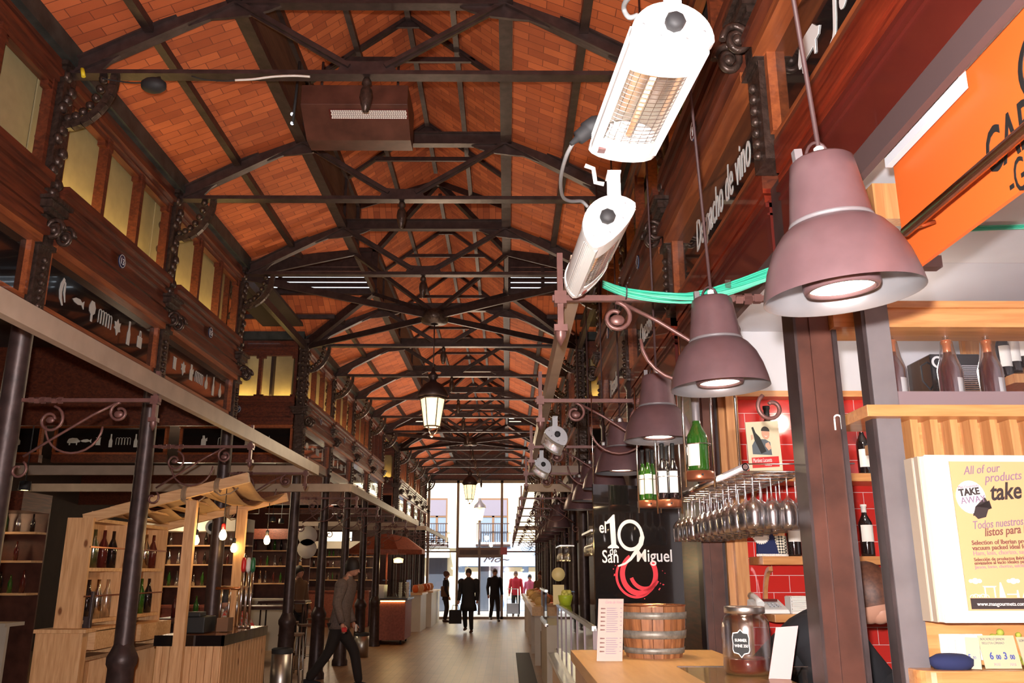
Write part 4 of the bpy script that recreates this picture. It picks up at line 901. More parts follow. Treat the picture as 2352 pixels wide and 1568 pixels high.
# ---- green cable bundle
def spline(P, n=6):
    out = []
    for i in range(len(P)-1):
        p0, p1, p2, p3 = P[max(i-1,0)], P[i], P[i+1], P[min(i+2,len(P)-1)]
        for k in range(n):
            t = k/n; out.append(.5*((2*p1)+(p2-p0)*t+(2*p0-5*p1+4*p2-p3)*t*t+(3*p1-p0-3*p2+p3)*t**3))
    return out+[P[-1]]
e = empty('cable_bundle', at(1600, 690, Y=2.99), 'thick bundle of green data cables sagging over the nearest scroll bracket', 'cables')
base = [at(1385,652,Y=3.12), at(1440,672,Y=3.05), at(1530,682,Y=3.0), at(1600,680,Y=3.0), at(1680,660,Y=3.0), at(1770,628,Y=2.99), at(1860,600,Y=2.95), at(1960,590,Y=2.92)]
for k in range(20):
    a = rnd.uniform(0, 2*math.pi); r_ = .022*math.sqrt(rnd.random()); P = []
    for i, p in enumerate(base):
        P.append(p+V((0, math.cos(a+i*.35)*r_, math.sin(a+i*.35)*r_*(1.1 if i > 1 else .5+.3*i))))
    MB().path(spline(P, 5), .0042, 6).build('green_cable', M['green'] if k % 3 else M['green2'], e)
MB().ring((0,0), .024, .028, basis(at(1436,671,Y=3.05),(0,1,0),(0,0,1)), .005, 16).build('cable_tie', M['rubber'], e)
MB().cb(at(1672,652,Y=2.955), (.02,.006,.03)).build('clear_clip', M['wglass'], e)
e = empty('cable_bundle', at(2240, 528, Y=3.4), 'short run of green cables behind the glass below the orange sign', 'cables')
for k in range(9):
    P = [at(2110+k*3, 545-k*4+6, Y=3.4), at(2200, 532-k*4, Y=3.38), at(2352, 524-k*4, Y=3.36), at(2500, 520-k*4, Y=3.34)]
    MB().path(spline(P, 4), .0042, 6).build('green_cable', M['green'] if k % 2 else M['green2'], e)
# ---- glass rack
RX0, RX1, RY0, RY1, RZ = .89, 1.155, 3.2, 4.76, 1.985
e = empty('glass_rack', (RX0, 4.0, RZ), 'chrome hanging rack for wine glasses above the bar counter', 'rack')
MB().tube((RX0,RY0-.02,RZ+.012),(RX0,RY1,RZ+.012),.014,12).lathe([(.010,0),(.014,0),(.015,.004)], (RX0,RY0-.02,RZ+.012), 12, Matrix.Rotation(R(90),4,'X')).build('front_tube', M['steel'], e)
slots = 13; step = (RY1-RY0)/slots
for k in range(slots):
    y = RY0+.05+k*step
    for d in (-.022, .022): MB().path([(RX0,y+d,RZ),(RX1,y+d,RZ),(RX1+.01,y+d,RZ+.006)], .0035, 6).build('rod', M['steel'], e)
MB().tube((RX0,RY0,RZ+.025),(1.3,RY0-.02,RZ+.025),.003,6).build('support_wire', M['steel'], e)
for y in (RY0+.06, RY1-.1): MB().tube((RX0,y,RZ+.02),(RX0,y,2.62),.005,8).build('support_rod', M['steel'], e)
def wglass(H=.21, Rb=.038):
    e = empty('wine_glass', (0,0,0))
    MB().lathe([(.0,0),(.032,.0),(.033,-.002),(.006,-.008),(.0035,-.02),(.0035,-.085),(.006,-.095),(.022,-.108),(Rb*.92,-.128),(Rb,-.15),(Rb*.94,-.185),(Rb*.84,-.21),(Rb*.82,-.21),(Rb*.92,-.185),(Rb*.97,-.15),(Rb*.89,-.130),(.020,-.112),(0,-.103)], n=20).build('glass', M['wglass'], e)
    return e
G = wglass(); g_ = [c for c in G.children][0]; D.objects.remove(G); g_.parent = None; G = g_; G.name = 'wine_glass'; first = True; gi = 0
for k in range(slots):
    for j in range(4):
        if rnd.random() < .06: continue
        o = G if first else dup(G); first = False; gi += 1
        o.location = (RX0+.045+j*.066+rnd.uniform(-.006,.006), RY0+.05+k*step+rnd.uniform(-.006,.006), RZ-.001); o['category'] = 'glass'; o['group'] = 'wine glasses hanging upside down from the chrome rack'; o['label'] = 'clear wine glass hanging upside down in the chrome rack over the bar'
# ---- hanging bottle trays
for k, (px, py, Y, lab) in enumerate(((1622, 1110, 3.60, 'nearest round hanging tray, holding one big green bottle'), (1548, 1152, 4.28, 'middle round hanging tray crowded with dark bottles'), (1483, 1170, 4.70, 'farthest round hanging tray with green bottles'))):
    p = at(px, py, Y=Y); z = RZ+(.005,-.06,-.03)[k]; x = (.81,.805,.775)[k]
    e = empty('bottle_tray', (x, Y, z), lab, 'tray', 'round hanging bottle trays')
    MB().lathe([(0,0),(.062,0),(.064,.004),(.064,.034),(.058,.038),(0,.038)], (x,Y,z), 28).build('wooden_disc', M['copper'], e)
    b = MB(); b.sphere((x,Y-.064,z+.018),.005,6); b.build('rivet', M['rubber'], e)
    b = MB(); 
    for s in (-1,1): b.tube((x+s*.06,Y-.02,z-.03),(x+s*.06,Y-.02,2.62),.0055,8)
    b.build('chrome_rods', M['steel'], e)
    b = MB(); b.path([(x+.058*math.cos(a),Y+.058*math.sin(a),z+.15) for a in [j*math.pi/10 for j in range(20)]], .002, 6, closed=True); b.build('retaining_ring', M['steel'], e)
    if k == 0: bottle('wine_bottle', .33, .046, M['botg'], True, M['paper'], M['greypost'], (x,Y,z+.038), 'big green wine bottle in the nearest hanging tray', 'bottles in the hanging trays', lz=(.06,.34), neck=.42, arc=1.3, face_a=-2.3)
    else:
        for j in range(3):
            a = j*2.1+.5+k; bottle('wine_bottle', .28, .026, M['botg'] if k == 2 else M['botd'], True, M['paper'], M['blackm'], (x+.031*math.cos(a),Y+.031*math.sin(a),z+.038), ('%s bottle with a pale label in the %s hanging tray, %s' % ('green' if k == 2 else 'dark', 'farthest' if k == 2 else 'middle', ('right', 'back left', 'front')[j])), 'bottles in the hanging trays', lz=(.12,.5), neck=.5, arc=1.8, face_a=-1.8)
# ---- black board el 19 de San Miguel
pl = at(1361, 1140, Y=4.80); pr = at(1566, 1110, Y=5.0)
xl, yl, xr, yr = at(1364, 1300, Y=4.80).x, 4.80, at(1566, 1300, Y=4.98).x, 4.98
zb_ = at(1364, 1441, Y=4.80).z; zt_ = at(1361, 1112, Y=4.80).z
e = empty('sign_board', ((xl+xr)/2, 4.9, zb_), 'tall black glossy board lettered el 19 de San Miguel', 'sign')
m = basis((xl, yl, zb_), (xr-xl, yr-yl, 0), (0,0,1)); Wd = math.hypot(xr-xl, yr-yl); Hb = zt_-zb_
MB().poly([(0,0),(Wd,0),(Wd,Hb),(0,Hb)], m, .012).build('board', M['black'], e)
m2 = m @ Matrix.Translation((0,0,.0125))
def bp(px, py): return (px-1364)/(1566-1364)*Wd, (1441-(py+ (px-1364)*.17*(max(0,(py-1290))/150)))/(1441-1112)*Hb
S = M['white']
one = [(1389,1184+26),(1392,1203),(1405,1196),(1407,1183),(1410,1183),(1412,1250),(1413,1259),(1420,1260),(1420,1263),(1395,1263),(1395,1260),(1402,1259),(1400,1208),(1397,1207)]
one = [(1390,1203),(1408,1183),(1411,1183),(1413,1253),(1419,1259),(1419,1262),(1394,1262),(1394,1259),(1402,1253),(1400,1203),(1391,1206)]
MB().poly([bp(*q) for q in one], m2, .002).build('numeral_one', S, e)
cx, cy = bp(1446, 1231); b = MB(); b.ring((cx, cy), .062, .080, m2, .002, 36, sq=1.08)
# outer right stroke and tail of the nine
tail = [(1475,1222),(1478,1236),(1474,1253),(1461,1272),(1446,1290),(1432,1299),(1416,1304),(1415,1301),(1432,1294),(1444,1282),(1456,1264),(1464,1250),(1467,1236)]
b.poly([bp(*q) for q in tail], m2, .0025); b.build('numeral_nine', S, e)
u_ = Wd/202
for s, sz, px, py, sx_, bd in (('el', 27, 1375, 1226, .75, .0008), ('de', 19, 1397, 1277, .75, .0003), ('San', 29, 1380, 1295, .78, .0008), ('Miguel', 29, 1457, 1292, .92, .0008)):
    x, z = bp(px, py); text(s, sz*u_*1.22, m2 @ Matrix.Translation((x, z, .001)), S, 'lettering', e, sx=sx_, bold=bd)
b = MB(); x, z = bp(1463, 1318); b.ring((x, z), .088, .118, m2, .001, 36, R(120), R(400)); b.ring((x-.02, z-.01), .112, .126, m2, .001, 36, R(150), R(330), .95); b.ring((x+.035, z+.01), .078, .10, m2, .001, 20, R(200), R(330))
for k in range(16):
    a = rnd.uniform(0, 6.28); r_ = rnd.uniform(.13,.17); xx, zz = x+r_*math.cos(a), z+r_*math.sin(a); q = rnd.uniform(.002,.005)
    b.poly([(xx+q*math.cos(t), zz+q*math.sin(t)) for t in [j*math.pi/3 for j in range(6)]], m2, .001)
b.build('wine_ring_stain', mat('wine_stain_red', (.72,.05,.07), .4), e)
MB().tube((xl+.01,yl+.005,zt_-.02),(xl+.01,yl+.02,2.62),.003,6).tube((xr-.02,yr,zt_-.02),(xr-.02,yr+.02,2.62),.003,6).build('hanging_wire', M['steel'], e)
# ---- beech counter, barrel, menu, jar, glass case
e = empty('bar_counter', (.7, 3.3, 0), 'pale beech topped bar counter in the right foreground', 'counter')
MB().box((.32,2.0,1.19),(1.03,4.52,1.24)).build('worktop', M['beech'], e, bevel=.002); MB().box((.34,2.0,0),(1.0,4.50,1.19)).build('front', M['oak'], e)
bc = at(1503, 1500, Y=4.18); bc.z = 1.24; s_ = 130/2/1950*4.3
e = empty('half_barrel', bc, 'half wine barrel tub with metal hoops on the beech counter', 'barrel')
rb, rt, hb_ = s_*.90, s_*1.06, .225
n_ = 18; b = MB()
for k in range(n_):
    a0 = 2*math.pi*k/n_; a1 = 2*math.pi*(k+.94)/n_
    for j in range(6):
        z0, z1 = j/6, (j+1)/6; r0 = rb+(rt-rb)*z0+.006*math.sin(math.pi*z0); r1 = rb+(rt-rb)*z1+.006*math.sin(math.pi*z1)
        vs = [(bc.x+r*math.cos(a), bc.y+r*math.sin(a), bc.z+z*hb_) for z, r in ((z0,r0),(z1,r1)) for a in (a0,a1)]
        vi = [(bc.x+(r-.012)*math.cos(a), bc.y+(r-.012)*math.sin(a), bc.z+z*hb_) for z, r in ((z0,r0),(z1,r1)) for a in (a0,a1)]
        b.add(vs+vi, [(0,1,3,2),(4,6,7,5),(0,2,6,4),(1,5,7,3)]+([(2,3,7,6)] if j == 5 else []))
b.build('staves', woodmat('barrel_wood', (.40,.16,.06), (.20,.075,.03), .5, (20,20,1.5)), e)
for z0, z1 in ((.02,.045),(.085,.12),(.30*.5+.02,.20)):
    f_ = lambda z: rb+(rt-rb)*z/hb_+.006*math.sin(math.pi*z/hb_)+.003
    MB().lathe([(f_(z0),z0),(f_(z0)+.002,z0),(f_(z1)+.002,z1),(f_(z1),z1)], bc, 36).build('metal_hoop', mat('galvanised_hoop', (.30,.28,.24), .5, .5, noise=.3, ns=40), e)
MB().lathe([(0,.02),(rb-.015,.02)], bc, 24).build('bottom', M['oak'], e); MB().lathe([(rt-.012,hb_-.015),(rt-.010,hb_+.004),(rt+.002,hb_+.006),(rt+.002,hb_)], bc, 36).build('copper_liner_rim', M['brass'], e)
c0 = at(1370, 1504, Y=3.95); c1 = at(1422, 1508, Y=3.92); c0.z = c1.z = 1.241
m = basis(c0, (.16,.0-.01,0), (.0,.17,1)) ; m = basis(c0, (1,-.03,0), (.17*1,.12,1)) if False else basis(c0, (1,-.05,0), (0,.12,1))
hw = (c1-c0).length*1.12; hh = .262; sk = Matrix(((1,.07,0,0),(0,1,0,0),(0,0,1,0),(0,0,0,1)))
m = m @ sk; e = empty('menu_card', c0, 'tall pale wine list card leaning in front of the half barrel', 'menu')
MB().poly([(0,0),(hw,0),(hw,hh),(0,hh)], m, .004).build('card', mat('menu_cream', (.46,.34,.28), .5), e)
text('Carta de Vinos', .017, m @ Matrix.Translation((.03,hh-.02,.0045)), pk, 'heading', e, shear=.3, sx=.75)
b = MB()
for k in range(11):
    z = hh-.045-k*.018
    if k == 6:
        b.build('bottle_pictures', inkb, e); b = MB(); continue
    b.poly([(.012,z),(.03,z+.001),(.034,z+.003),(.03,z+.005),(.012,z+.006)], m @ Matrix.Translation((0,0,.004)), .0006)
b.build('bottle_pictures', inkb, e); b = MB()
for k in range(22):
    z = hh-.042-k*.009
    if k in (12,13): continue
    b.poly([(.038,z),(.038+rnd.uniform(.03,.055),z),(.038+.05,z+.0022),(.038,z+.0022)], m @ Matrix.Translation((0,0,.004)), .0005)
    if k % 2 == 0: b.poly([(hw-.014,z),(hw-.006,z),(hw-.006,z+.0022),(hw-.014,z+.0022)], m @ Matrix.Translation((0,0,.004)), .0005)
b.build('printed_lines', mag, e)
# glass display case next to the camera
GX0, GX1, GY1, GZ = .70, 1.24, 3.72, CAMZ-.378
e = empty('glass_case', (.95, 2.9, 1.24), 'glass topped display case with chrome corner posts in the near right foreground', 'display case')
MB().poly([(GX0,1.6),(1.045,1.6),(1.045,3.15),(GX1,3.15),(GX1,GY1),(GX0,GY1)], Matrix.Translation((0,0,GZ-.008)), .008).build('top_pane', M['glass'], e)
MB().box((GX0,1.6,1.06),(GX0+.006,GY1-.02,GZ-.01)).build('side_pane', M['glass'], e); MB().box((GX0+.02,GY1-.012,1.06),(GX1,GY1-.006,GZ-.01)).build('rear_pane', M['glass'], e)
MB().box((GX0,GY1-.006,GZ-.014),(GX1,GY1+.006,GZ+.002)).build('edge_strip', M['steel'], e)
for x in (GX0+.018, GX1-.02): MB().tube((x,GY1-.02,.95),(x,GY1-.02,GZ-.008),.014,14).build('corner_post', M['steel'], e)
jc = at(1717, 1513, Y=3.46); jc.z = GZ; jr = .089
e = empty('drinks_jar', (jc.x, jc.y, GZ), 'large glass jar of red sangria with a metal lid on the glass case', 'jar')
pr_ = [(0,.004),(jr*.9,.004),(jr,.02),(jr,.16),(jr*.97,.185),(jr*.86,.205),(jr*.78,.213),(jr*.78,.228)]
MB().lathe([(0,0),(jr*.92,0),(jr*1.03,.018),(jr*1.03,.162),(jr*1.0,.19),(jr*.88,.211),(jr*.80,.218),(jr*.80,.23)], jc, 40).build('glass_wall', M['wglass'], e)
MB().lathe([(0,.006),(jr*.93,.006),(jr*.99,.02),(jr*.99,.055),(jr*.97,.058),(0,.058)], jc, 40).build('sangria', mat('sangria', (.10,.003,.004), .1, coat=.6), e)
MB().lathe([(0,.247),(jr*.84,.247),(jr*.87,.243),(jr*.87,.224),(jr*.84,.222)], jc, 40).build('metal_lid', M['brush'], e)
a_ = -2.05; fl = basis(jc+V((math.cos(a_)*jr*1.045, math.sin(a_)*jr*1.045, .115)), (-math.sin(a_), math.cos(a_), 0), (0,0,1))
shp = [(0,.048),(.01,.038),(.026,.036),(.03,.02),(.028,0),(.03,-.02),(.026,-.03),(.01,-.034),(0,-.046),(-.01,-.034),(-.026,-.03),(-.03,-.02),(-.028,0),(-.03,.02),(-.026,.036),(-.01,.038)]
MB().poly([(x*1.1,y*1.1) for x,y in shp], fl, .0008).build('label_border', M['paper'], e); MB().poly(shp, fl @ Matrix.Translation((0,0,.0008)), .0006).build('label_plaque', M['blackm'], e)
for s, x, z in (('SUMMER', -.022, .008), ('WINE 350', -.024, -.012)): text(s, .0145, fl @ Matrix.Translation((x, z, .0015)), M['paper'], 'chalk_lettering', e, sx=.8, bold=.0003)
p = at(1762, 1512, Y=3.32); m = basis((p.x, 3.32, GZ), (.075,-.02,0), (0,.0,1)) @ Matrix(((1,.22,0,0),(0,1,0,0),(0,0,1,0),(0,0,0,1)))
tag(MB().poly([(0,0),(.078,0),(.078,.185),(0,.178)], m, .004).build('drinks_card', mat('pink_card', (.55,.33,.32), .5)), 'pale pink card standing beside the sangria jar', 'card')
# ================================================================ people
def skinmesh(pts, edges, rad, mt, name, parent, sub=1, root=0):
    me = D.meshes.new('s'); me.from_pydata([V(p) for p in pts], edges, []); o = D.objects.new('s', me); COL.objects.link(o)
    mo = o.modifiers.new('k', 'SKIN'); mo.use_smooth_shade = True
    for i, r in enumerate(rad):
        sv = me.skin_vertices[0].data[i]; sv.radius = r if isinstance(r, tuple) else (r, r); sv.use_root = (i == root)
    if sub: sm = o.modifiers.new('u', 'SUBSURF'); sm.levels = sub; sm.render_levels = sub
    dg = bpy.context.evaluated_depsgraph_get(); m2 = D.meshes.new_from_object(o.evaluated_get(dg))
    vs = [v.co.copy() for v in m2.vertices]; fs = [list(p.vertices) for p in m2.polygons]; D.objects.remove(o); D.meshes.remove(m2)
    return MB().add(vs, fs, True)
def person(loc, face, label, top, leg, shoe, hair, H=1.75, lean=0, stride=.0, arms=None, coat=0, headpitch=0, hairstyle='short', bulk=1, legs=True, seg=None):
    """local frame: +X forward, +Y to the person's left; rotated by face"""
    rt = Matrix.Translation(loc) @ Matrix.Rotation(face, 4, 'Z') @ Matrix.Diagonal((H/1.75,)*3+(1,))
    e = empty('person', loc, label, 'person')
    hipz = .93 if not stride else .90
    ln = lambda z: math.sin(lean)*(z-hipz) ; lz = lambda z: hipz+(z-hipz)*math.cos(lean)
    def T(x, y, z): return V((x+ln(z), y, lz(z)))
    pelvis = V((0,0,hipz)); chest = T(0,0,1.28); nb = T(-.01,0,1.47); nk = T(.015,0,1.53); hd = T(.03+headpitch*.05,0,1.64)
    A = arms or {}
    sh = {s: T(-.01, s*.185*bulk, 1.41) for s in (-1,1)}
    el = {s: A.get(('e',s), V((-.03+ (-s)*stride*.25, s*.25, 1.12))) for s in (-1,1)}
    ha = {s: A.get(('h',s), V((.08+(-s)*stride*.5, s*.26, .88))) for s in (-1,1)}
    for s in (-1,1):
        if ('e',s) not in A: el[s] = el[s]+V((ln(1.12),0,0))
        if ('h',s) not in A: ha[s] = ha[s]+V((ln(.9),0,0))
    kn = {s: V((.06+s*stride*.45, s*.10, .50)) for s in (-1,1)}; an = {s: V((-.02+s*stride*.95 - (0 if s > 0 else .05*(stride>0)), s*.11, .09+(.05 if (s < 0 and stride) else 0))) for s in (-1,1)}
    # body: skin coloured, one surface
    pts = [pelvis, chest, nb, nk, hd]; ed = [(0,1),(1,2),(2,3),(3,4)]; rd = [.085,.10,.055,.052,.06]
    for s in (-1,1):
        i = len(pts); pts += [sh[s], el[s], ha[s]]; ed += [(2,i),(i,i+1),(i+1,i+2)]; rd += [.042,.036,.026]
        if legs:
            i = len(pts); pts += [V((0,s*.09,hipz-.08)), kn[s], an[s]]; ed += [(0,i),(i,i+1),(i+1,i+2)]; rd += [.085,.058,.038]
    b = skinmesh(pts, ed, rd, None, '', None)
    # head
    hm = Matrix.Translation(hd) @ Matrix.Rotation(headpitch+lean*.3, 4, 'Y')
    b.sphere((0,0,0), .1, 14, (.95,.76,1.22), hm); b.sphere((.030,0,-.060), .058, 10, (.95,.82,1.0), hm)
    b.add([hm@V(p) for p in ((.088,-.016,-.03),(.088,.016,-.03),(.126,0,-.032),(.09,0,.022))], [(0,1,2),(0,2,3),(1,3,2),(0,3,1)])
    for s in (-1,1): b.sphere((0,0,0), .022, 6, (.8,.35,1.25), hm @ Matrix.Translation((-.005,s*.077,-.005)))
    b.add([hm@V(p) for p in ((.088,-.022,-.058),(.088,.022,-.058),(.098,.0,-.053),(.098,0,-.066))], [(0,1,2),(0,3,1)])
    # hands
    for s in (-1,1):
        d = (ha[s]-el[s]).normalized(); sd = V((0,0,1)).cross(d) if abs(d.z) < .9 else V((1,0,0)); sd.normalize(); up = d.cross(sd)
        p0 = ha[s]; b.path([p0, p0+d*.04, p0+d*.08], [.022,.034,.03], 8, rz=None)
        for k in range(4):
            o_ = sd*(-.024+k*.016); L_ = (.062,.07,.066,.05)[k]
            b.path([p0+d*.075+o_, p0+d*(.075+L_*.55)+o_-up*.006*s, p0+d*(.075+L_*.85)+o_-up*.02*s], [.009,.0085,.0065], 6)
        b.path([p0+d*.03+sd*.028, p0+d*.06+sd*.05, p0+d*.085+sd*.052], [.011,.010,.008], 6)
    b.v = [rt@p for p in b.v]; b.build('body', M['skin'], e)
    # eyes
    b = MB()
    for s in (-1,1): b.sphere((0,0,0), .010, 6, (.6,1,.7), hm @ Matrix.Translation((.086,s*.032,.012)))
    b.v = [rt@p for p in b.v]; b.build('eyes', M['hairb'], e)
    # hair
    b = MB(); hair_r = .112
    prof = [(math.sin(t)*hair_r, math.cos(t)*hair_r) for t in [k*math.pi*.64/8 for k in range(9)]]
    b.lathe(prof, (0,0,0), 18, hm @ Matrix.Translation((-.010,0,.010)) @ Matrix.Rotation(-.58, 4, 'Y') @ Matrix.Diagonal((.98,.82,1.22,1)))
    if hairstyle == 'long': b.path([hm@V((-.07,0,.06)), hm@V((-.10,0,-.02)), hm@V((-.10,0,-.12)), hm@V((-.08,0,-.20))], [.05,.06,.055,.03], 8)
    b.v = [rt@p for p in b.v]; b.build('hair', hair, e)
    # top with sleeves: lofted torso plus tapering sleeves
    bk = bulk; b = MB(); n = 16
    lv = [(hipz-.10,.130,.168),(hipz-.02,.126,.162),(1.08,.110,.148),(1.22,.120,.162),(1.34,.122,.182),(1.41,.108,.178),(1.455,.085,.135),(1.49,.068,.085),(1.525,.058,.062)]
    if coat: lv = [(hipz-coat,.155,.20),(hipz-coat*.5,.145,.185)]+lv
    vs = []
    for z, rx, ry in lv:
        c = T(0,0,z) if z >= hipz else V((0,0,z)); tl = lean if z > hipz else 0
        for k in range(n):
            t_ = 2*math.pi*k/n; x_ = rx*bk*math.cos(t_)*(1 if math.cos(t_) > 0 else .9); vs.append(c+V((x_*math.cos(tl), ry*(bk if z < 1.45 else 1)*math.sin(t_), -x_*math.sin(tl))))
    L_ = len(lv); b.add(vs, [(i*n+k, i*n+(k+1)%n, (i+1)*n+(k+1)%n, (i+1)*n+k) for i in range(L_-1) for k in range(n)]+[list(range(n))[::-1]], True)
    for s in (-1,1):
        w_ = ha[s]-(ha[s]-el[s]).normalized()*.01; s0 = sh[s]+V((0,-s*.03,-.01)); d1 = el[s]-s0; d2 = w_-el[s]
        b.sphere(s0+V((0,s*.01,-.01)), .082*bk, 10)
        b.path([s0, s0+d1*.25, s0+d1*.6, el[s]-d1*.08, el[s], el[s]+d2*.1, el[s]+d2*.6, w_], [.072*bk,.074*bk,.062*bk,.055*bk,.055*bk,.052*bk,.045*bk,.040*bk], 10)
    b.v = [rt@p for p in b.v]; b.build('jacket', top, e)
    MB().lathe([(.062,-.02),(.074,.0),(.068,.03),(.058,.035)], rt@(nb+V((.005,0,.02))), 14, Matrix.Rotation(lean, 4, 'Y')).build('collar', top, e)
    if legs:
        pts = [V((0,0,hipz))]; ed = []; rd = [.125]
        for s in (-1,1):
            i = len(pts); pts += [V((0,s*.095,hipz-.12)), kn[s], an[s]+V((0,0,-.03))]; ed += [(0,i),(i,i+1),(i+1,i+2)]; rd += [.108,.080,.062]
        b = skinmesh(pts, ed, rd, None, '', None); b.v = [rt@p for p in b.v]; b.build('trousers', leg, e)
        for s in (-1,1):
            a_ = an[s]; z0 = a_.z-.09; b = MB(); b.path([V((a_.x-.07,a_.y,z0+.045)), V((a_.x,a_.y,z0+.05)), V((a_.x+.09,a_.y,z0+.036)), V((a_.x+.19,a_.y,z0+.028))], [.036,.046,.042,.026], 10)
            b.v = [V((p.x,p.y,max(p.z,z0))) for p in b.v]; b.v = [rt@p for p in b.v]; b.build('shoe', shoe, e)
    return e, rt, ha
p = at(772, 1574, Z=0)
man, rt, ha = person((-2.44, 13.0, 0), R(-8), 'man in a grey sweater and dark trousers striding to the right on the left side', M['sweater'], M['darktr'], M['blackc'], M['hairb'], 1.80, lean=.16, stride=.33, headpitch=.3, bulk=1.18, arms={('e',1): V((.02,.23,1.13)), ('h',1): V((.14,.2,.87)), ('e',-1): V((.04,-.26,1.14)), ('h',-1): V((.12,-.24,.88))})
q = rt@V((.17,-.27,.80)); tag(MB().cb(q, (.07,.05,.06)).build('red_pouch', M['redp'], bevel=.01), 'small red item in the right hand of the striding man', 'pouch')
q = rt@V((.2,.16,.80)); tag(MB().cb(q, (.02,.05,.10)).build('folded_paper', M['paper']), 'folded white paper in the far hand of the striding man', 'paper')
e2, rt, ha = person((-1.07, 24.6, 0), R(-100), 'person in a long black hooded coat carrying a black bag, centre of the hall', M['blackc'], M['blackc'], M['shoe'], M['hairb'], 1.68, coat=.30, bulk=1.28, stride=.08)
q = V((-1.42, 24.5, 0)); b = MB().cb(q+V((0,0,.42)), (.34,.14,.36)); b.path([q+V((-.1,0,.6)), q+V((-.07,0,.72)), q+V((.07,0,.72)), q+V((.1,0,.6))], .012, 6); tag(b.build('shoulder_bag', M['blackc'], bevel=.03), 'black bag hanging low beside the person in the long coat', 'bag')
person((-.42, 30.0, 0), R(-75), 'person in a dark jacket walking, right of the black coated one', M['blackc'], M['darktr'], M['shoe'], M['hairbr'], 1.70, stride=.1, bulk=1.1)
person((-2.05, 29.6, 0), R(10), 'person in a dark jacket with a tan bag standing at the left counters', M['blackc'], M['darktr'], M['shoe'], M['hairbr'], 1.62, bulk=1.05)
tag(MB().cb((-2.07,29.42,.98), (.26,.12,.34)).build('tan_bag', M['brownb'], bevel=.03), 'tan bag on the back of the person at the left counters', 'bag')
person((.33, 33.2, 0), R(-95), 'person in a red coat outside beyond the glass doors', M['redcoat'], M['blackc'], M['shoe'], M['hairbr'], 1.62, bulk=1.1)
person((1.0, 26.3, 0), R(-120), 'person with reddish hair behind the right food counter', M['brownb'], M['darktr'], M['shoe'], M['hairbr'], 1.62, hairstyle='long')
person((.85, 33.0, 0), R(-100), 'person in a pink coat beside the red coated one outside', mat('pink_coat', (.7,.15,.25), .8), M['darktr'], M['shoe'], M['hairb'], 1.5)
# handcart by the red person
e = empty('hand_cart', (.2, 32.4, 0), 'small grey shopping cart in front of the red coated person', 'cart')
b = MB(); 
for x in (.0,.4): b.path([(x,32.6,1.0),(x,32.5,.95),(x,32.2,.3),(x,32.1,.12)], .02, 6)
b.bar((0,32.6,1.0),(.4,32.6,1.0),.03,.03); b.build('frame', M['brush'], e); MB().box((-.02,32.1,.15),(.42,32.5,.5)).build('basket', M['heatg'], e)
for x in (0,.4): MB().lathe([(.0,-.02),(.07,-.02),(.07,.02),(0,.02)], (x,32.15,.07), 14, Matrix.Rotation(R(90),4,'Y')).build('wheel', M['rubber'], e)
plaid = mat('red_plaid', (.4,.05,.04), .9); t_ = plaid.node_tree; ck = t_.nodes.new('ShaderNodeTexChecker'); ck.inputs['Scale'].default_value = 22; ck.inputs['Color1'].default_value = (.42,.05,.04,1); ck.inputs['Color2'].default_value = (.35,.30,.28,1)
tc_ = t_.nodes.new('ShaderNodeTexCoord'); t_.links.new(tc_.outputs['Object'], ck.inputs[0]); t_.links.new(ck.outputs[0], t_.nodes['Principled BSDF'].inputs['Base Color'])
person((-2.90, 9.9, -.12), R(150), 'person in a red plaid shirt bending behind the beer taps', plaid, M['darktr'], M['blackc'], M['hairb'], 1.62, lean=.5, headpitch=.5)
person((-4.3, 18.2, 0), R(-40), 'person in a brown jacket standing among the left stalls', M['brownb'], M['darktr'], M['shoe'], M['hairb'], 1.72)
# woman behind the bar, bending to the right, partly hidden by the cased column
tag(MB().box((1.06,3.80,0),(2.6,4.6,.16)).build('duckboard', M['brownb']), 'low raised duckboard floor behind the bar', 'platform')
person((1.11, 4.15, .16), R(-38), 'woman in a dark top bending behind the bar, partly behind the cased column', M['blackc'], M['blackc'], M['blackc'], M['hairbr'], 1.72, lean=.88, headpitch=.12, hairstyle='long', arms={('e',1): V((.55,.22,1.0)), ('h',1): V((.78,.12,.94)), ('e',-1): V((.50,-.25,.98)), ('h',-1): V((.75,-.12,.92))}, bulk=1.15)
# ================================================================ left side kiosk
KX0, KX1, KY0, KY1 = -3.66, -2.25, 7.42, 9.0
e = empty('pine_kiosk', (-3.0, 8.2, 0), 'pale pine kiosk frame with a sloping slatted canopy on the left', 'kiosk')
a0, a1 = at(194, 1192, Y=KY0), at(572, 1096, Y=KY0); b0, b1 = at(353, 1215, Y=KY1), at(660, 1141, Y=KY1)
for p, q in ((a0, a1), (b0, b1)): MB().bar(p, q, .05, .085).build('canopy_beam', M['pineh'], e)
pt = at(447, 1150, Y=KY0); MB().box((pt.x-.045, KY0-.07, 0), (pt.x+.045, KY0-.02, pt.z)).build('front_post', M['pine'], e)
pb_ = at(560, 1172, Y=KY1); MB().box((pb_.x-.05, KY1-.07, 0), (pb_.x+.05, KY1-.02, pb_.z)).build('rear_post', M['pine'], e)
for t in (.08,.22,.36,.50,.64):
    p = a0.lerp(a1, t); q = b0.lerp(b1, t); MB().bar(p+V((0,0,.03)), q+V((0,0,.03)), .11, .018).build('canopy_slat', M['pineh'], e)
cl = mat('canvas_sling', (.50,.30,.14), .85, noise=.08, ns=20)
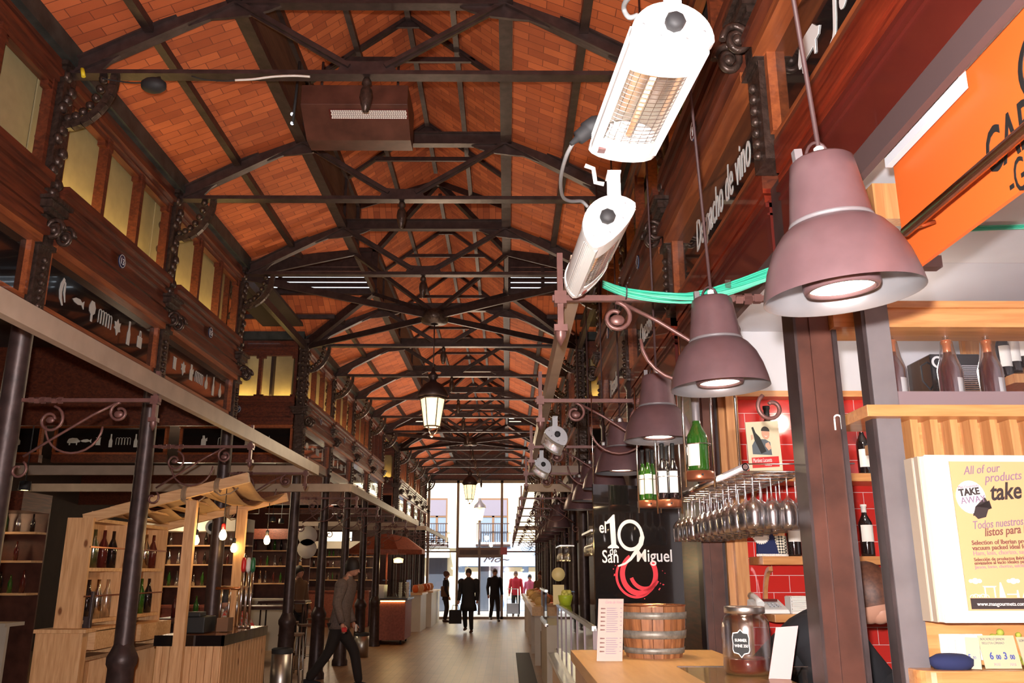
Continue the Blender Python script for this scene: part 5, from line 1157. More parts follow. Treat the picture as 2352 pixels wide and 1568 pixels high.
for t in (.15,.42,.70,.82):
    b = MB(); n = 8; vs = []
    for i in range(n+1):
        for j in range(5):
            u_, v_ = i/n, j/4; p = a0.lerp(a1, t+v_*.16); q = b0.lerp(b1, t+v_*.16); r_ = p.lerp(q, u_); vs.append(r_+V((0,0,.045-.16*math.sin(math.pi*u_)*(.5+.5*v_) if t > .6 else .05-.07*math.sin(math.pi*u_*2)**2)))
    b.add(vs, [(i*5+j, i*5+j+1, (i+1)*5+j+1, (i+1)*5+j) for i in range(n) for j in range(4)], True); b.build('canvas_sling', cl, e, solid=.006)
for p in (a0.lerp(a1,.80), b0.lerp(b1,.55), a0.lerp(a1,.60)):
    b = MB(); 
    for k in range(3): b.path([p+V((.012*k+.05*math.cos(t), .045*math.sin(t), .055*math.cos(t)*1.0)) if False else p+V((.014*k, .05*math.sin(t), .06*math.cos(t))) for t in [j*math.pi/8 for j in range(16)]], .008, 6, closed=True)
    b.path([p+V((.0,-.05,-.05)), p+V((.06,-.05,-.09)), p+V((.14,-.04,-.07)), p+V((.2,-.03,-.02))], .007, 6); b.build('rope_lashing', mat('rope', (.30,.20,.12), .9), e)
def cab(name, x0, x1, y0, y1, lab, shelves):
    e = empty(name, ((x0+x1)/2, (y0+y1)/2, 0), lab, 'cabinet')
    b = MB().box((x0,y0,0),(x1,y0+.03,2.06)); b.build('side_panel', M['pine'], e); MB().box((x0,y1-.03,0),(x1,y1,2.06)).build('side_panel', M['pine'], e)
    MB().box((x0+.001,y0+.03,0),(x0+.02,y1-.03,2.055)).build('back_panel', M['pine'], e)
    for z in (2.03, 1.62, 1.2, .9, .45): MB().box((x0+.02,y0+.03,z),(x1-.003,y1-.03,z+.03)).build('shelf', M['pineh'], e)
    MB().box((x0+.02,y0+.03,1.0),(x1+.12,y1,1.15)).build('counter_shelf', M['pineh'], e)
    for z in (1.82, 1.42): MB().bar((x1,y0,z),(x1,y1,z),.01,.012).build('retaining_bar', M['copper'], e)
cab('bottle_cabinet', -3.72, -3.50, 7.35, 8.05, 'pine bottle cabinet left of the dark column', 5); cab('bottle_cabinet', -3.72, -3.50, 8.25, 9.0, 'pine bottle cabinet right of the dark column, under the kiosk canopy', 5)
tag(MB().box((-3.80,7.24,0),(-3.42,7.34,1.16)).box((-3.80,7.34,0),(-3.74,7.9,1.16)).box((-3.80,7.2,1.14),(-3.38,7.9,1.17)).build('pine_counter_end', M['pine'], bevel=.003), 'tall pine counter end panel at the far left of the kiosk', 'counter')
bot0 = None; cols_ = [M['botd'], M['botg'], M['botr'], M['wglass'], M['tapes']]; protos = []
for mt in cols_:
    b = MB().lathe([(0,0),(.036,0),(.036,.16),(.014,.22),(.013,.28),(0,.28)], n=12); o = b.build('bottle', mt); protos.append([o, False])
def addb(x, y, z, lab, grp, s=1, k=None):
    pr = protos[rnd.randrange(len(protos)) if k is None else k]
    o = pr[0] if not pr[1] else dup(pr[0]); pr[1] = True
    o.location = (x,y,z); o.scale = (s,s,s); o['label'] = lab; o['category'] = 'bottle'; o['group'] = grp; return o
for y0, y1, nm in ((7.40, 8.0, 'left'), (8.30, 8.95, 'right')):
    for z, zn in ((1.65,'upper'), (1.23,'lower')):
        for k in range(6): addb(-3.60+.04*(k%2), y0+.05+k*.09, z, 'small bottle on the %s shelf of the %s hand pine cabinet' % (zn, nm), 'bottles in the %s pine cabinet, %s shelf' % (nm, zn), 1.15)
# menu holder, cartons
tag(MB().box((-3.46,7.38,1.17),(-3.44,7.42,1.46)).box((-3.56,7.40,1.17),(-3.45,7.42,1.26)).build('card_holder', M['casingd'], bevel=.002), 'dark upright card holder on the left pine counter', 'holder')
for k,(x,y,z,s) in enumerate(((-3.40,7.55,.45,(.2,.2,.2)),(-3.40,7.85,.15,(.25,.25,.25)))): tag(MB().box((x-s[0]/2,y-s[1]/2,z),(x+s[0]/2,y+s[1]/2,z+s[2])).build('carton', M['paper']), 'white carton under the left pine counter, %s' % ('upper' if k == 0 else 'lower'), 'box')
# tap bar
e = empty('beer_bar', (-2.63, 8.3, 0), 'pine clad beer bar with a black tiled counter edge', 'bar')
MB().box((-2.92,7.52,0),(-2.39,8.86,1.02)).build('pine_cladding', M['pine'], e)
b = MB()
for k in range(9): b.box((-2.92+k*.06,7.505,0),(-2.92+k*.06+.052,7.52,1.02))
for k in range(15): b.box((-2.39,7.52+k*.09,0),(-2.378,7.52+k*.09+.082,1.02))
b.build('pine_boards', M['pine'], e)
b = MB().box((-2.94,7.49,1.02),(-2.36,7.51,1.105)); 
for k in range(9): b.box((-2.38,7.49+k*.15,1.02),(-2.36,7.49+k*.15+.147,1.105))
b.build('black_tile_edge', M['black'], e); MB().box((-2.93,7.5,1.09),(-2.37,8.88,1.10)).build('bar_top', mat('brown_tile_top', (.22,.09,.04), .2, coat=.4), e)
tx, ty = -2.5, 8.5; e = empty('beer_tap_tower', (tx, ty, 1.1), 'beer tower of three chrome columns with red, white and green handles', 'tap')
for k, c in enumerate((M['redp'], M['white'], M['greenp'])):
    x = tx-.045+k*.045; MB().tube((x,ty,1.1),(x,ty,1.62),.015,12).lathe([(0,.0),(.022,0),(.022,.02),(.015,.03)], (x,ty,1.1), 12).build('chrome_column', M['steel'], e)
    MB().lathe([(0,0),(.018,0),(.024,.03),(.022,.10),(.014,.13),(0,.13)], (x,ty,1.62), 12).build('tap_handle', c, e)
e = empty('tap_bridge', (-2.72, 8.7, 1.1), 'brass topped tap bridge behind the chrome beer tower', 'tap')
for x in (-2.80,-2.72,-2.64): MB().tube((x,8.7,1.1),(x,8.7,1.46),.012,8).build('column', M['steel'], e)
MB().tube((-2.86,8.7,1.46),(-2.55,8.7,1.46),.014,8).build('cross_bar', M['brass'], e)
tag(MB().box((-2.84,7.75,1.105),(-2.62,8.05,1.24)).box((-2.80,7.74,1.24),(-2.66,7.9,1.28)).build('cash_register', M['blackm'], bevel=.008), 'black till on the pine beer bar', 'till')
tag(MB().box((-2.58,7.95,1.105),(-2.48,8.1,1.22)).build('brown_carton', M['brownb']), 'small brown box beside the till', 'box')
# bulbs
for k, (px, py, Y, c0) in enumerate(((450,1240,8.3,1165),(512,1228,7.55,1110),(537,1258,8.9,1160),(613,1240,8.95,1155))):
    p = at(px, py, Y=Y); zt = at(px, c0, Y=Y).z; e = empty('bare_bulb', p, 'glowing bare bulb hanging under the kiosk canopy, %s from the left' % ORD[k], 'bulb', 'bare bulbs of the kiosk')
    MB().lathe([(0,-.045),(.02,-.04),(.032,-.015),(.03,.01),(.018,.035),(.014,.045),(0,.05)], p, 16).build('bulb_glass', M['bulb'], e)
    MB().lathe([(0,.04),(.016,.045),(.018,.09),(.008,.1),(0,.1)], p, 12).build('socket', M['redp'] if k == 1 else M['rubber'], e); MB().tube(p+V((0,0,.09)), (p.x,p.y,zt), .004, 6).build('flex', M['rubber'], e)
    if k in (1,3): light('bulb_light', 'POINT', (p.x, p.y-.08, p.z), 5, (1,.65,.3), .03)
p = at(488, 1210, Y=9.6); e = empty('spot_speaker', p, 'white round spotlight with a black centre behind the kiosk canopy', 'lamp')
MB().lathe([(0,-.12),(.06,-.12),(.075,-.05),(.08,0)], p, 20, Matrix.Rotation(R(90),4,'X')).build('housing', M['heatw'], e); MB().lathe([(0,.005),(.035,.005),(.04,-.01)], p+V((0,-.005,0)), 16, Matrix.Rotation(R(90),4,'X')).lathe([(.03,0),(.05,0)], p, 12, Matrix.Rotation(R(90),4,'X')).build('lens', M['blackm'], e)
# steel bin and column sleeve
def bin_or_sleeve(x, y, r, h, lab):
    e = empty('bin_and_sleeve', (x,y,0), lab, 'bin', 'steel bin and column sleeve')
    MB().lathe([(0,0),(r,0),(r,h),(r*.96,h),(r*.96,h-.05)], (x,y,0), 28).build('steel_body', M['brush'], e); MB().lathe([(r*1.02,h-.02),(r*1.03,h+.03),(r*.9,h+.04),(r*.9,h)], (x,y,0), 28).build('rim', M['rubber'], e)
bin_or_sleeve(-2.68, 10.75, .12, .70, 'round brushed steel bin beside the pine beer bar'); bin_or_sleeve(-2.86, 17.7, .14, .42, 'low steel sleeve at the foot of a left hand column')  # second cylinder stands in for a metal sleeve on the column pedestal
# ---- stools and high tables
def stool():
    e = empty('bar_stool', (0,0,0))
    for s in (-1,1):
        for t in (-1,1): MB().tube((s*.17,t*.17,0),(s*.14,t*.14,.74),.012,8).build('leg', M['brush'], e)
    MB().path([(.16,.16,.28),(-.16,.16,.28),(-.16,-.16,.28),(.16,-.16,.28)], .009, 6, closed=True).build('foot_ring', M['brush'], e)
    MB().cb((0,0,.76), (.32,.32,.035)).build('seat', M['brownb'], e, bevel=.01); return e
S0 = stool(); first = True
for k, (x,y) in enumerate(((-3.4,11.3),(-3.05,12.7),(-3.7,12.9),(-3.3,14.9),(-3.8,15.6),(-4.5,12.4),(-4.7,14.2),(-3.55,16.8))):
    o = S0 if first else dup(S0); first = False; o.location = (x,y,0); o.rotation_euler = (0,0,rnd.uniform(0,1.5)); o['category'] = 'stool'; o['group'] = 'bar stools in the left aisle'; o['label'] = 'chrome legged bar stool in the left aisle, %s from the camera' % ORD[k]
def table(x, y, lab):
    e = empty('high_table', (x,y,0), lab, 'table', 'high tables')
    MB().cb((x,y,1.06), (.9,.5,.04)).build('tabletop', M['casing'], e, bevel=.004); MB().cb((x,y,1.03),(.92,.52,.015)).build('chrome_edge', M['steel'], e)
    for s in (-1,1):
        for t in (-1,1): MB().tube((x+s*.4,y+t*.2,0),(x+s*.4,y+t*.2,1.03),.016,8).build('leg', M['iron'], e)
table(-3.75,10.9,'high bar table just behind the pine kiosk'); table(-4.0,14.6,'high bar table in the left aisle, middle one'); table(-4.3,17.2,'high bar table farthest down the left aisle')
# white crates/ bottles on table
for k in range(5): addb(-4.05+k*.13, 10.85+.05*(k%2), 1.08, 'small bottle standing on the high table behind the kiosk', 'bottles on the near high table', .9)
tag(MB().lathe([(.10,0),(.14,.16),(.13,.16),(.09,.01),(0,.01)], (-3.5,10.95,1.08), 20).build('ice_bucket', M['paper']), 'white ice bucket on the high table behind the kiosk', 'bucket')
# ---- stall back shelving in the left aisle
def stall(x0, x1, y, lab, n, warm=True, grp='', h=2.3, face=-1):
    e = empty('stall_shelving', ((x0+x1)/2, y, 0), lab, 'shelving', 'stall shelving')
    MB().box((x0,y,0),(x1,y+.03,h)).build('back_board', M['casing'], e); MB().box((x0,y-.55,0),(x1,y-.5,1.02)).box((x0,y-.6,1.02),(x1,y-.2,1.06)).build('counter', M['terra'] if n % 2 else M['counterw'], e)
    for k, z in enumerate((1.35,1.72,2.05)): MB().box((x0,y-.25,z),(x1,y,z+.025)).build('shelf', M['pineh'], e)
    MB().box((x0,y-.62,h),(x1,y+.03,h+.22)).build('header', M['counterw'] if n % 2 else M['mahog'], e)
    m = int((x1-x0)/.15)
    for z in (1.375,1.745,2.075):
        for k in range(m):
            if rnd.random() < .8: addb(x0+.08+k*.15+rnd.uniform(-.02,.02), y-.12, z, 'bottle or jar on the shelves of the %s' % lab, 'stock on the %s' % lab, rnd.uniform(.7,.95))
stall(-7.0,-5.6, 10.6, 'far left stall beyond the nave columns', 0); stall(-6.4,-4.6, 15.8, 'left aisle stall in the middle', 1); stall(-6.6,-4.4, 19.6, 'left aisle stall before the far crossing', 2)
stall(1.6,3.4, 7.6, 'right stall behind the black board', 1); stall(1.6,3.2, 15.6, 'right aisle stall beyond the crossing', 0); stall(-6.4,-4.2, 27.5, 'left aisle stall near the glazed end', 1)
for x, y in ((-6.3,10.0),(-5.5,15.1),(2.4,7.0)): light('shelf_light', 'POINT', (x,y,2.2), 9, (1,.7,.4), .08)
# ceiling downlights
b0_ = None
for k, (px, py, Y) in enumerate(((626,1197,17),(646,1201,18.5),(736,1197,19),(789,1201,20),(780,1194,18),(828,1196,19),(885,1201,25),(738,1212,16),(56,1125,9),(820,1210,26))):
    p = at(px, py, Y=Y); e = empty('downlight', p, 'small bright spotlight in the left aisle, number %s from the left' % '' if False else 'small bright ceiling spotlight over the left aisle', 'lamp', 'small spotlights over the left aisle')
    MB().lathe([(0,0),(.05,0)], p, 12).build('glow', M['bulb'], e); MB().lathe([(.05,-.005),(.06,.0),(.055,.09),(0,.1)], p, 12).build('housing', M['rubber'], e); MB().tube(p+V((0,0,.09)),(p.x,p.y,3.98),.006,6).build('rod', M['rubber'], e)
# round double sign
p = at(706, 1245, Y=15.5); e = empty('hanging_sign', p, 'two pale round sign discs hanging in the left aisle', 'sign')
for dz in (.11,-.11): MB().lathe([(0,-.01),(.17,-.01),(.17,.01),(0,.01)], p+V((0,0,dz)), 28, Matrix.Rotation(R(90),4,'X')).build('disc', M['counterw'], e)
# ---- terracotta cart with umbrella
e = empty('food_cart', (-2.75, 21.2, 0), 'terracotta coloured food cart with a glass top case', 'cart')
MB().box((-3.15,20.55,.10),(-2.35,21.9,.98)).build('cart_body', M['terra'], e, bevel=.01); MB().box((-3.18,20.5,.98),(-2.3,21.95,1.02)).build('counter_top', M['casingd'], e)
for x in (-3.05,-2.45): 
    for y in (20.7,21.7): MB().lathe([(0,-.02),(.05,-.02),(.05,.02),(0,.02)], (x,y,.05), 12, Matrix.Rotation(R(90),4,'Y')).build('castor', M['rubber'], e)
MB().box((-2.85,20.55,1.02),(-2.35,20.56,1.42)).box((-2.35,20.55,1.02),(-2.34,21.5,1.42)).box((-2.9,20.55,1.42),(-2.34,21.5,1.43)).build('glass_guard', M['glass'], e)
MB().box((-3.12,20.53,.95),(-2.36,20.545,.965)).build('light_strip', M['bulb'], e)
tag(MB().lathe([(0,0),(.16,0),(.17,.3),(.15,.3),(.14,.02)], (-2.98,20.8,1.02), 20).build('white_pot', M['paper']), 'white pot on the terracotta food cart', 'pot')
for k in range(2):
    for j in range(6): o = tag(MB().lathe([(.03,0),(.045,.08),(.04,.08),(.02,.01),(0,.01)], (-2.5+k*.16,20.75,1.02+j*.055), 14).build('paper_cup', M['paper']), 'paper cup in the %s stack on the food cart' % ('left' if k == 0 else 'right'), 'cup', 'stacked cups on the food cart')
ux, uy = -2.92, 21.3; e = empty('market_umbrella', (ux,uy,1.02), 'rust coloured market umbrella over the food cart', 'umbrella')
b = MB(); n = 8; R_ = .95; vs = [V((ux,uy,2.52))]
for rr, zz in ((.5,2.42),(R_,2.12),(R_,2.03)):
    for k in range(n): a = 2*math.pi*(k+.5)/n; vs.append(V((ux+rr*math.cos(a), uy+rr*math.sin(a), zz)))
fs = [(0,1+k,1+(k+1)%n) for k in range(n)]+[(1+k+n*j,1+k+n*(j+1),1+(k+1)%n+n*(j+1),1+(k+1)%n+n*j) for j in range(2) for k in range(n)]
b.add(vs, fs); b.build('canopy', M['terra'], e, solid=.01); MB().tube((ux,uy,1.025),(ux,uy,2.5),.025,10).build('pole', M['terra'], e)
b = MB(); 
for k in range(n): a = 2*math.pi*(k+.5)/n; b.bar((ux,uy,2.46),(ux+R_*.95*math.cos(a),uy+R_*.95*math.sin(a),2.10),.015,.015)
b.build('ribs', M['iron'], e)
p = at(915, 1286, Y=21.0); e = empty('heat_lamp', p, 'bright warm lamp glowing over the food cart', 'lamp'); MB().lathe([(0,-.06),(.11,-.06),(.12,.03),(.03,.06),(0,.06)], p, 16).build('glow', M['lantglow'], e)
MB().tube(p+V((0,0,.05)), (p.x,p.y,2.2), .008, 6).build('cord', M['rubber'], e); light('cart_light', 'POINT', (p.x,p.y-.15,p.z-.1), 14, (1,.7,.35), .08)
e = empty('food_counter', (-2.75,27,0), 'row of off white food counters along the far left', 'counter')
MB().box((-2.85,24.9,0),(-2.42,26.6,.98)).box((-2.85,27.0,0),(-2.3,30.2,1.0)).build('counter_body', M['counterw'], e); MB().box((-2.86,24.85,.98),(-2.38,26.65,1.03)).box((-2.86,26.95,1.0),(-2.25,30.25,1.04)).build('worktop', M['beech'], e)
for k in range(9): tag(MB().lathe([(0,0),(.06,.0),(.10,.10),(.07,.2),(0,.22)], (-2.6+.1*(k%2),25.1+k*.55,1.04), 12).build('produce_basket', [M['orange'],M['pine'],M['foil']][k%3]), 'small basket of goods on the far left food counters', 'basket', 'baskets on the far left counters')
# ================================================================ right side run of counters
e = empty('display_counter', (.7, 6.2, 0), 'long glass display counter with chrome rails beyond the beech bar', 'display case')
DX, DY0, DY1, DZ = .45, 4.62, 7.95, 1.335
MB().box((DX,DY0,.95),(DX+.008,DY1,DZ)).box((DX,DY0,DZ-.008),(DX+.42,DY1,DZ)).build('glass_panes', M['glass'], e)
MB().box((DX-.012,DY0,DZ-.012),(DX+.012,DY1,DZ+.012)).box((DX-.03,DY0,.93),(DX+.02,DY1,.965)).box((DX-.09,DY0,.90),(DX-.03,DY1,.93)).build('chrome_rails', M['steel'], e)
for k in range(7):
    y = DY0+.02+k*(DY1-DY0-.04)/6; MB().box((DX-.006,y-.012,.96),(DX+.016,y+.012,DZ)).build('upright', M['greyrail'], e)
MB().box((DX-.05,DY0,0),(DX+.46,DY1,.90)).build('plinth', M['beech'], e); MB().box((DX,DY0,.90),(DX+.45,DY1,.93)).build('tray', M['steel'], e); MB().box((DX+.40,DY0,.93),(DX+.45,DY1,1.28)).build('back_panel', M['casing'], e)
for k in range(14):
    o = tag(MB().lathe([(0,0),(.05,0),(.07,.03),(.05,.06),(0,.07)], (DX+.18+.1*(k%2),DY0+.2+k*.22,.93), 12).build('tapas_plate', [M['foil'],M['redp'],M['beech'],M['greenp'],M['paper']][k%5]), 'plate of tapas inside the long glass display counter', 'plate', 'tapas plates in the display counter')
p = V((DX+.06,7.75,DZ)); e = empty('green_bowl', p, 'lime green bowl of yellow green fruit on the display counter', 'bowl'); MB().lathe([(0,0),(.045,0),(.062,.06),(.065,.085),(.06,.085),(.05,.03),(0,.02)], p, 20).build('bowl_shell', mat('lime', (.45,.55,.03), .4), e)
b = MB(); 
for k in range(14): a = k*2.4; b.sphere(p+V((.04*math.cos(a)*(k%3)/2,.04*math.sin(a)*(k%3)/2,.09+.02*(k%2))), .02, 6)
b.build('fruit', mat('yellow_fruit', (.65,.6,.12), .6), e)
p = V((DX-.02+.03,7.9,DZ)); e = empty('paddle_sign', p, 'pale round paddle sign standing beside the green bowl', 'sign'); MB().lathe([(0,-.005),(.06,-.005),(.06,.005),(0,.005)], p+V((0,0,.26)), 20, Matrix.Rotation(R(90),4,'X')).build('disc', mat('pale_yellow', (.75,.6,.25), .5), e); MB().box((p.x-.05,p.y-.01,p.z),(p.x+.05,p.y+.01,p.z+.17)).build('stand', mat('pale_yellow_stand', (.7,.55,.22), .5), e)
for k in range(6): bottle('wine_bottle', .30, .036, M['botd'], True, M['paper'], M['blackm'], (.93+.02*(k%2), 5.35+k*.42, DZ), 'dark wine bottle standing along the back of the display counter, %s from the camera' % ORD[k], 'bottles behind the display counter', lz=(.15,.45))
tag(MB().box((.86,5.30,1.28),(1.02,7.9,1.335)).build('bottle_ledge', M['casing']), 'dark ledge behind the display counter carrying wine bottles', 'shelf')
tag(MB().box((.86,6.52,1.45),(.98,6.53,2.0)).build('notice_card', mat('notice_cream', (.5,.42,.3), .6)), 'tall cream notice hanging behind the black sign board', 'notice')
tag(MB().box((.60,14.4,.0),(.88,15.0,.10)).box((.56,14.4,.10),(.90,15.0,.66)).build('grey_plinth', mat('warm_grey', (.30,.27,.22), .6)), 'warm grey plinth block of the right hand counters', 'plinth')
e = empty('display_counter', (.8,13.6,0), 'glass counter beyond the near crossing on the right', 'display case'); MB().box((.55,12.4,.0),(1.0,14.3,.9)).build('plinth', M['counterw'], e); MB().box((.55,12.4,.9),(.56,14.3,1.35)).box((.55,12.4,1.34),(.95,14.3,1.35)).build('glass_panes', M['glass'], e); MB().box((.53,12.4,.88),(.57,14.3,.92)).box((.53,12.4,1.34),(.57,14.3,1.37)).build('chrome_rails', M['steel'], e)
e = empty('food_counter', (.8,20,0), 'long pale wooden food counter on the far right', 'counter'); MB().box((.45,16.0,.85),(.93,25.9,1.0)).build('worktop', M['beech'], e)
for y in range(5): MB().box((.5,16.1+y*2.3,0),(.62,16.25+y*2.3,.85)).build('leg', M['counterw'], e)
MB().box((.75,16.0,0),(.92,25.9,.85)).build('counter_body', M['counterw'], e)
ye = mat('pastry', (.75,.5,.18), .6)
for k in range(12): tag(MB().sphere((.62+.12*(k%3),16.5+k*.8,1.08), .11, 8, (1,1,.8)).cb((.62+.12*(k%3),16.5+k*.8,1.01),(.24,.24,.02)).build('pastry_tray', [ye,M['pine'],M['foil']][k%3]), 'tray heaped with pastries on the far right counter', 'tray', 'pastry trays on the far right counter')
tag(MB().box((.18,11.5,.0),(.46,18.5,.012)).build('counter_shadow_strip', M['rubber']), 'dark strip painted in for the shadow along the right counters', 'mat')  # thin dark strip laid as a painted shadow at the counter base
# far glass racks
for k, y in enumerate((8.6, 13.5)):
    e = empty('glass_rack', (.9,y,1.95), 'small rack of hanging glasses far down the bar, %s one' % ('nearer','farther')[k], 'rack', 'far glass racks')
    MB().box((.78,y-.5,1.98),(1.0,y+.5,2.0)).build('rack_frame', M['steel'], e)
    for j in range(12):
        o = dup(G); o.location = (.82+.1*(j%2), y-.45+j*.08, 1.98); o['label'] = 'wine glass hanging in the %s small rack far down the bar' % ('nearer','farther')[k]; o['group'] = 'glasses in the far racks'
    light('rack_light', 'POINT', (.9,y-.3,1.7), 4, (1,.7,.3), .05)
# stall fronts on the right under the fascia further down
b = MB()
for a, e_ in ((5.14,8.9),(12.3,20.0),(23.4,31)): b.box((1.12,a,2.1),(1.16,e_,3.1)); b.box((1.5,a,0),(1.54,e_,2.2))
struct(b.build('wall_right_stalls', M['mahog']))
# ---- lanterns
def lantern():
    e = empty('hanging_lantern', (0,0,0))
    MB().lathe([(.10,0),(.155,.36)], n=6).build('lantern_glass', M['lantglow'], e)
    b = MB(); 
    for k in range(6):
        a = 2*math.pi*k/6; b.bar((.10*math.cos(a),.10*math.sin(a),0),(.158*math.cos(a),.158*math.sin(a),.36),.012,.012)
    b.lathe([(.10,-.01),(.108,0),(.1,.012)], n=6); b.lathe([(.155,.35),(.175,.365),(.165,.385)], n=6)
    for k in range(3): a = 2*math.pi*k/3; b.path([(.09*math.cos(a),.09*math.sin(a),0),(.06*math.cos(a),.06*math.sin(a),-.06),(.03*math.cos(a),.03*math.sin(a),-.09)], .008, 6)
    b.sphere((0,0,-.11), .025, 8); b.build('lantern_frame', M['ironhi'], e)
    MB().lathe([(.19,.38),(.20,.40),(.17,.47),(.12,.54),(.05,.58),(.04,.61),(.06,.64),(.07,.66),(.03,.70),(.015,.76),(0,.78)], n=18).build('dome_cap', M['iron'], e)
    MB().tube((0,0,.76),(0,0,1.5),.008,8).build('chain', M['iron'], e); return e
la = lantern(); 
for k, (y, z) in enumerate(((10.62, 3.38), (21.75, 3.38))):
    o = la if k == 0 else dup(la); o.location = (-.95, y, z); o['category'] = 'lantern'; o['group'] = 'street style lanterns'; o['label'] = 'lit dark iron lantern hanging at the %s crossing' % ('near','far')[k]
p = at(1102, 1195, Y=34.5); e = empty('street_lamp', (p.x,34.5,0), 'street lamp with a domed cap standing outside the glass', 'lamp')
MB().tube((p.x,34.5,0),(p.x,34.5,p.z),.05,10).build('post', M['iron'], e); MB().lathe([(.10,0),(.2,.5)], p, 6).build('lamp_glass', M['lantglow'], e); MB().lathe([(.25,.5),(.22,.6),(.1,.72),(.03,.85),(0,.9)], p, 14).build('lamp_cap', M['iron'], e)
# ---- heater/AC unit under the first truss, speaker, strip cables
x0, x1 = at(690,240,Y=5.42).x, at(936,240,Y=5.42).x
zt, zm, zb_ = at(800,195,Y=5.42).z, at(800,240,Y=5.42).z, at(800,322,Y=5.66).z; z1 = zt
e = empty('air_heater', ((x0+x1)/2, 5.6, zb_), 'brown air heater box with a pale grille under the first truss', 'heater')
MB().box((x0,5.42,zm),(x1,5.82,zt)).build('housing', M['casing'], e, bevel=.004)
MB().add([(x0,5.42,zm),(x1,5.42,zm),(x1,5.82,zm),(x0,5.82,zm),(x0,5.66,zb_),(x1,5.66,zb_),(x1,5.82,zb_),(x0,5.82,zb_)], [(4,5,1,0),(4,7,6,5),(5,6,2,1),(7,4,0,3)]).build('lower_hood', M['casing'], e)
o_ = V((x0,5.42,zm)); hv = V((0,.24,zb_-zm)); f = basis(o_, (1,0,0), -hv); L_ = hv.length; gx0, gx1 = (757-690)/246*(x1-x0), (932-690)/246*(x1-x0)
b = MB()
for i in range(34):
    for j in range(5): b.cb((gx0+(gx1-gx0)*(i+.5)/34+(.004 if j%2 else 0), -L_*(.14+.24*(j+.5)/5), .006), ((gx1-gx0)/34*.78, L_*.036, .004), f)
b.build('white_grille', M['paper'], e); MB().box((gx0-.012,-L_*.40,.0),(gx1+.012,-L_*.12,.004), f).build('grille_frame', M['redpanel'], e)
for x in (x0+.1, x1-.1): MB().tube((x,5.6,z1),(x,5.6,5.3),.01,6).build('hanger', M['iron'], e)
p = at(353, 196, Y=4.98); e = empty('loudspeaker', p, 'black oval loudspeaker on the first truss tie', 'speaker'); MB().sphere(p, .085, 12, (1.0,.7,.62)).build('speaker_shell', M['rubber'], e); MB().bar(p+V((0,0,.03)), (p.x,5.05,p.z+.1), .02,.02).build('mount', M['iron'], e)
for pts, mt, lab in (([(540,184),(580,182),(610,178),(640,175),(680,174),(712,176)], M['paper'], 'white cable along the first truss tie'), ([(235,180),(270,186),(300,190),(330,190)], M['rubber'], 'thin black cable from the loudspeaker'), ([(440,175),(470,183),(520,186),(545,184)], M['rubber'], 'black lead joining the white cable on the first tie')):
    tag(MB().path(spline([at(a,b_,Y=5.02) for a,b_ in pts],4), .008 if mt is M['paper'] else .005, 6).build('tie_cable', mt), lab, 'cable')
tag(MB().tube(at(189,158,Y=5.0), at(192,176,Y=5.0), .014, 8).build('yellow_connector', mat('yellow_plastic', (.7,.55,.02), .5)), 'small yellow connector at the left end of the first tie', 'connector')
e = empty('spiral_drop', at(672,262,Y=6.0), 'black hanging cable with two small spot lamps beside the air heater', 'lamp'); p = at(684,205,Y=6.0); q = at(672,285,Y=6.0)
MB().tube(p+V((0,0,.25)), q, .012, 8).build('lead', M['rubber'], e)
for a in (262, 283): MB().sphere(at(671,a,Y=6.0), .014, 8).build('spot', mat('cold_glow', (.8,.85,1), .4, emit=(.7,.8,1), es=3), e)
# ---- end glazing and street
e = empty('window_90', (-.9, 31.45, 0)); struct(e)
b = MB()
for x in (-3.0,-2.85,-1.79,-.19,1.16): b.box((x-.045,31.4,0),(x+.045,31.5,4.85))
b.box((-3.0,31.42,3.45),(1.16,31.48,3.5)) if False else None
b.box((-1.79,31.35,2.1),(-.19,31.5,2.45)); b.box((-3.0,31.4,0),(1.16,31.5,.08)); b.box((-3.0,31.4,4.75),(1.16,31.5,4.86)); b.box((-3.0,31.42,2.28),(1.16,31.48,2.33))
b.build('window_frame', M['channel'], e); MB().box((-1.7,31.33,2.2),(-1.05,31.35,2.36)).box((-.95,31.33,2.2),(-.3,31.35,2.36)).build('vent_grille', M['casing'], e)
MB().box((-3.0,31.445,.08),(1.16,31.455,4.75)).build('glass_pane', M['facglass'], e)
tag(MB().box((-.24,31.3,2.2),(.0,31.34,2.46)).build('alarm_box', M['redp']), 'small red box on the glazing mullion', 'box')
b = MB(); b.add([(XL-.1,31.42,4.86),(XR+.1,31.42,4.86),(XR+.1,31.42,5.05),(KR,31.42,ZK),(KR,31.42,ZM),(XC,31.42,ZR+.05),(KL,31.42,ZM),(KL,31.42,ZK),(XL-.1,31.42,5.05)], [list(range(9))]); 
b.box((-10,31.42,3.0),(XL-.05,31.48,7)); b.box((XR+.1,31.42,0),(9,31.48,7)); b.box((-10,31.42,0),(-9.2,31.48,3)); b.box((-8.0,31.42,0),(-6.5,31.48,3)); b.box((-5.6,31.42,0),(XL-.05,31.48,3)); b.box((-9.2,31.42,0),(-5.6,31.48,.9))
struct(b.build('wall_end', M['mahog']))
uvbuild('floor_street', [([(-25,31.5,-.02),(25,31.5,-.02),(25,45,-.02),(-25,45,-.02)],(1,0,0),(0,1,0))], M['street']); struct(D.objects['floor_street'])
e = empty('street_house', (0,38.5,0), 'sunlit cream house across the street with balconied windows and a pale blue shopfront', 'building')
FY = 38.0
MB().box((-16,FY,0),(16,FY+1,9)).build('wall', M['facade'], e)
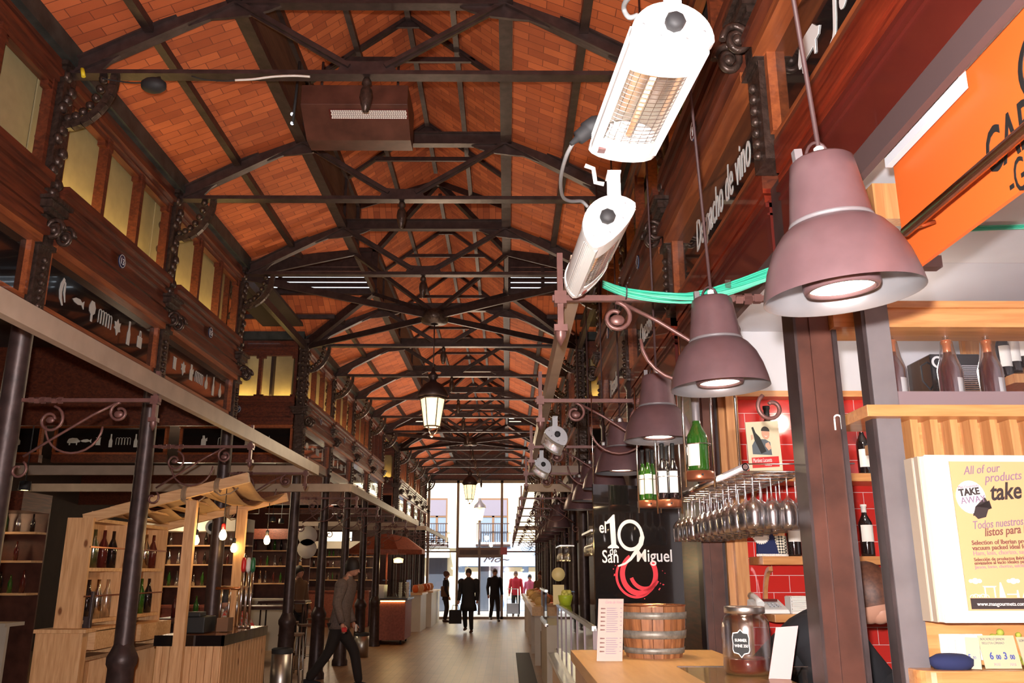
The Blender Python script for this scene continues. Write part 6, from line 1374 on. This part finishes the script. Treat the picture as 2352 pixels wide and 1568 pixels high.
def fw(px0, px1, py0, py1, name='window'):
    p = at(px0,py0,Y=FY); q = at(px1,py1,Y=FY); x0,x1,z1,z0 = p.x,q.x,p.z,q.z
    w_ = MB().box((x0-.06,FY-.04,z0),(x0,FY,z1)).box((x1,FY-.04,z0),(x1+.06,FY,z1)).box((x0-.06,FY-.04,z1),(x1+.06,FY,z1+.08)).build(name, M['brownb'], e); w_['_o'] = w_['_o']
    fr = w_; 
    MB2 = MB().box((x0,FY-.02,z0),(x1,FY-.005,z1)); g = MB2.build('pane', mat('window_blue', (.16,.21,.28), .3), e)
    MB().box(((x0+x1)/2-.05,FY-.035,z0),((x0+x1)/2+.05,FY-.02,z1)).box((x0,FY-.035,z1-.75),(x1,FY-.02,z1-.68)).build('glazing_bars', M['brownb'], e)
    b = MB().box((x0,FY-.045,z1-.68),(x1,FY-.036,z1)); b.build('blind', mat('grey_blind', (.16,.14,.18), .7), e)
    b = MB(); n = int((x1-x0+.2)/.1)
    for k in range(n+1): b.bar((x0-.1+k*.1,FY-.35,z0-.0),(x0-.1+k*.1,FY-.35,z0+.85),.02,.02)
    b.box((x0-.12,FY-.37,z0+.85),(x1+.12,FY-.33,z0+.89)); b.box((x0-.15,FY-.4,z0-.08),(x1+.15,FY,z0)); b.build('balcony', M['iron'], e)
fw(1102,1164,1148,1250); fw(984,1023,1148,1250)
for x in (-6.8,-9.5,2.6,5.2): 
    MB().box((x,FY-.03,2.8),(x+1.1,FY-.005,4.7)).build('window', M['curtain'], e)
p = at(1052,1272,Y=FY); q = at(1238,1300,Y=FY); MB().box((p.x,FY-.3,q.z),(q.x,FY,p.z+.3)).build('blue_fascia', M['bluepaint'], e)
MB().box((p.x-1.6,FY-.12,p.z+.25),(q.x+2,FY,p.z+.5)).build('cornice', M['white'], e)
text('Mo~', .36, basis(at(1108,1290,Y=FY-.32),(1,0,0),(0,0,1)), M['iron'], 'shop_lettering', e, shear=.4, sx=1.6)
MB().box((p.x,FY-.06,0),(q.x,FY-.02,q.z)).build('shopfront', M['bluepaint'], e)
for a, b_ in ((1068,1098),(1165,1200),(1214,1236)): c = at(a,1302,Y=FY); d = at(b_,1400,Y=FY); MB().box((c.x,FY-.09,.5),(d.x,FY-.06,c.z)).build('shop_window', M['facade'], e)
c = at(1102,1300,Y=FY); d = at(1150,1300,Y=FY); MB().box((c.x,FY-.10,0),(d.x,FY-.06,c.z)).build('shop_door', M['darkin'], e); MB().box(((c.x+d.x)/2-.05,FY-.12,0),((c.x+d.x)/2+.02,FY-.10,c.z)).build('door_mullion', M['white'], e)
c = at(985,1278,Y=FY); d = at(1028,1278,Y=FY); MB().box((c.x,FY-.08,0),(d.x,FY-.02,c.z)).build('shop_window', M['darkin'], e)
MB().box((c.x-.3,FY-.7,c.z-.05),(d.x+.1,FY,c.z+.3)).build('awning', M['white'], e)
MB().box((-16,FY-.02,8.5),(16,FY+1,8.9)).build('eaves', M['white'], e)
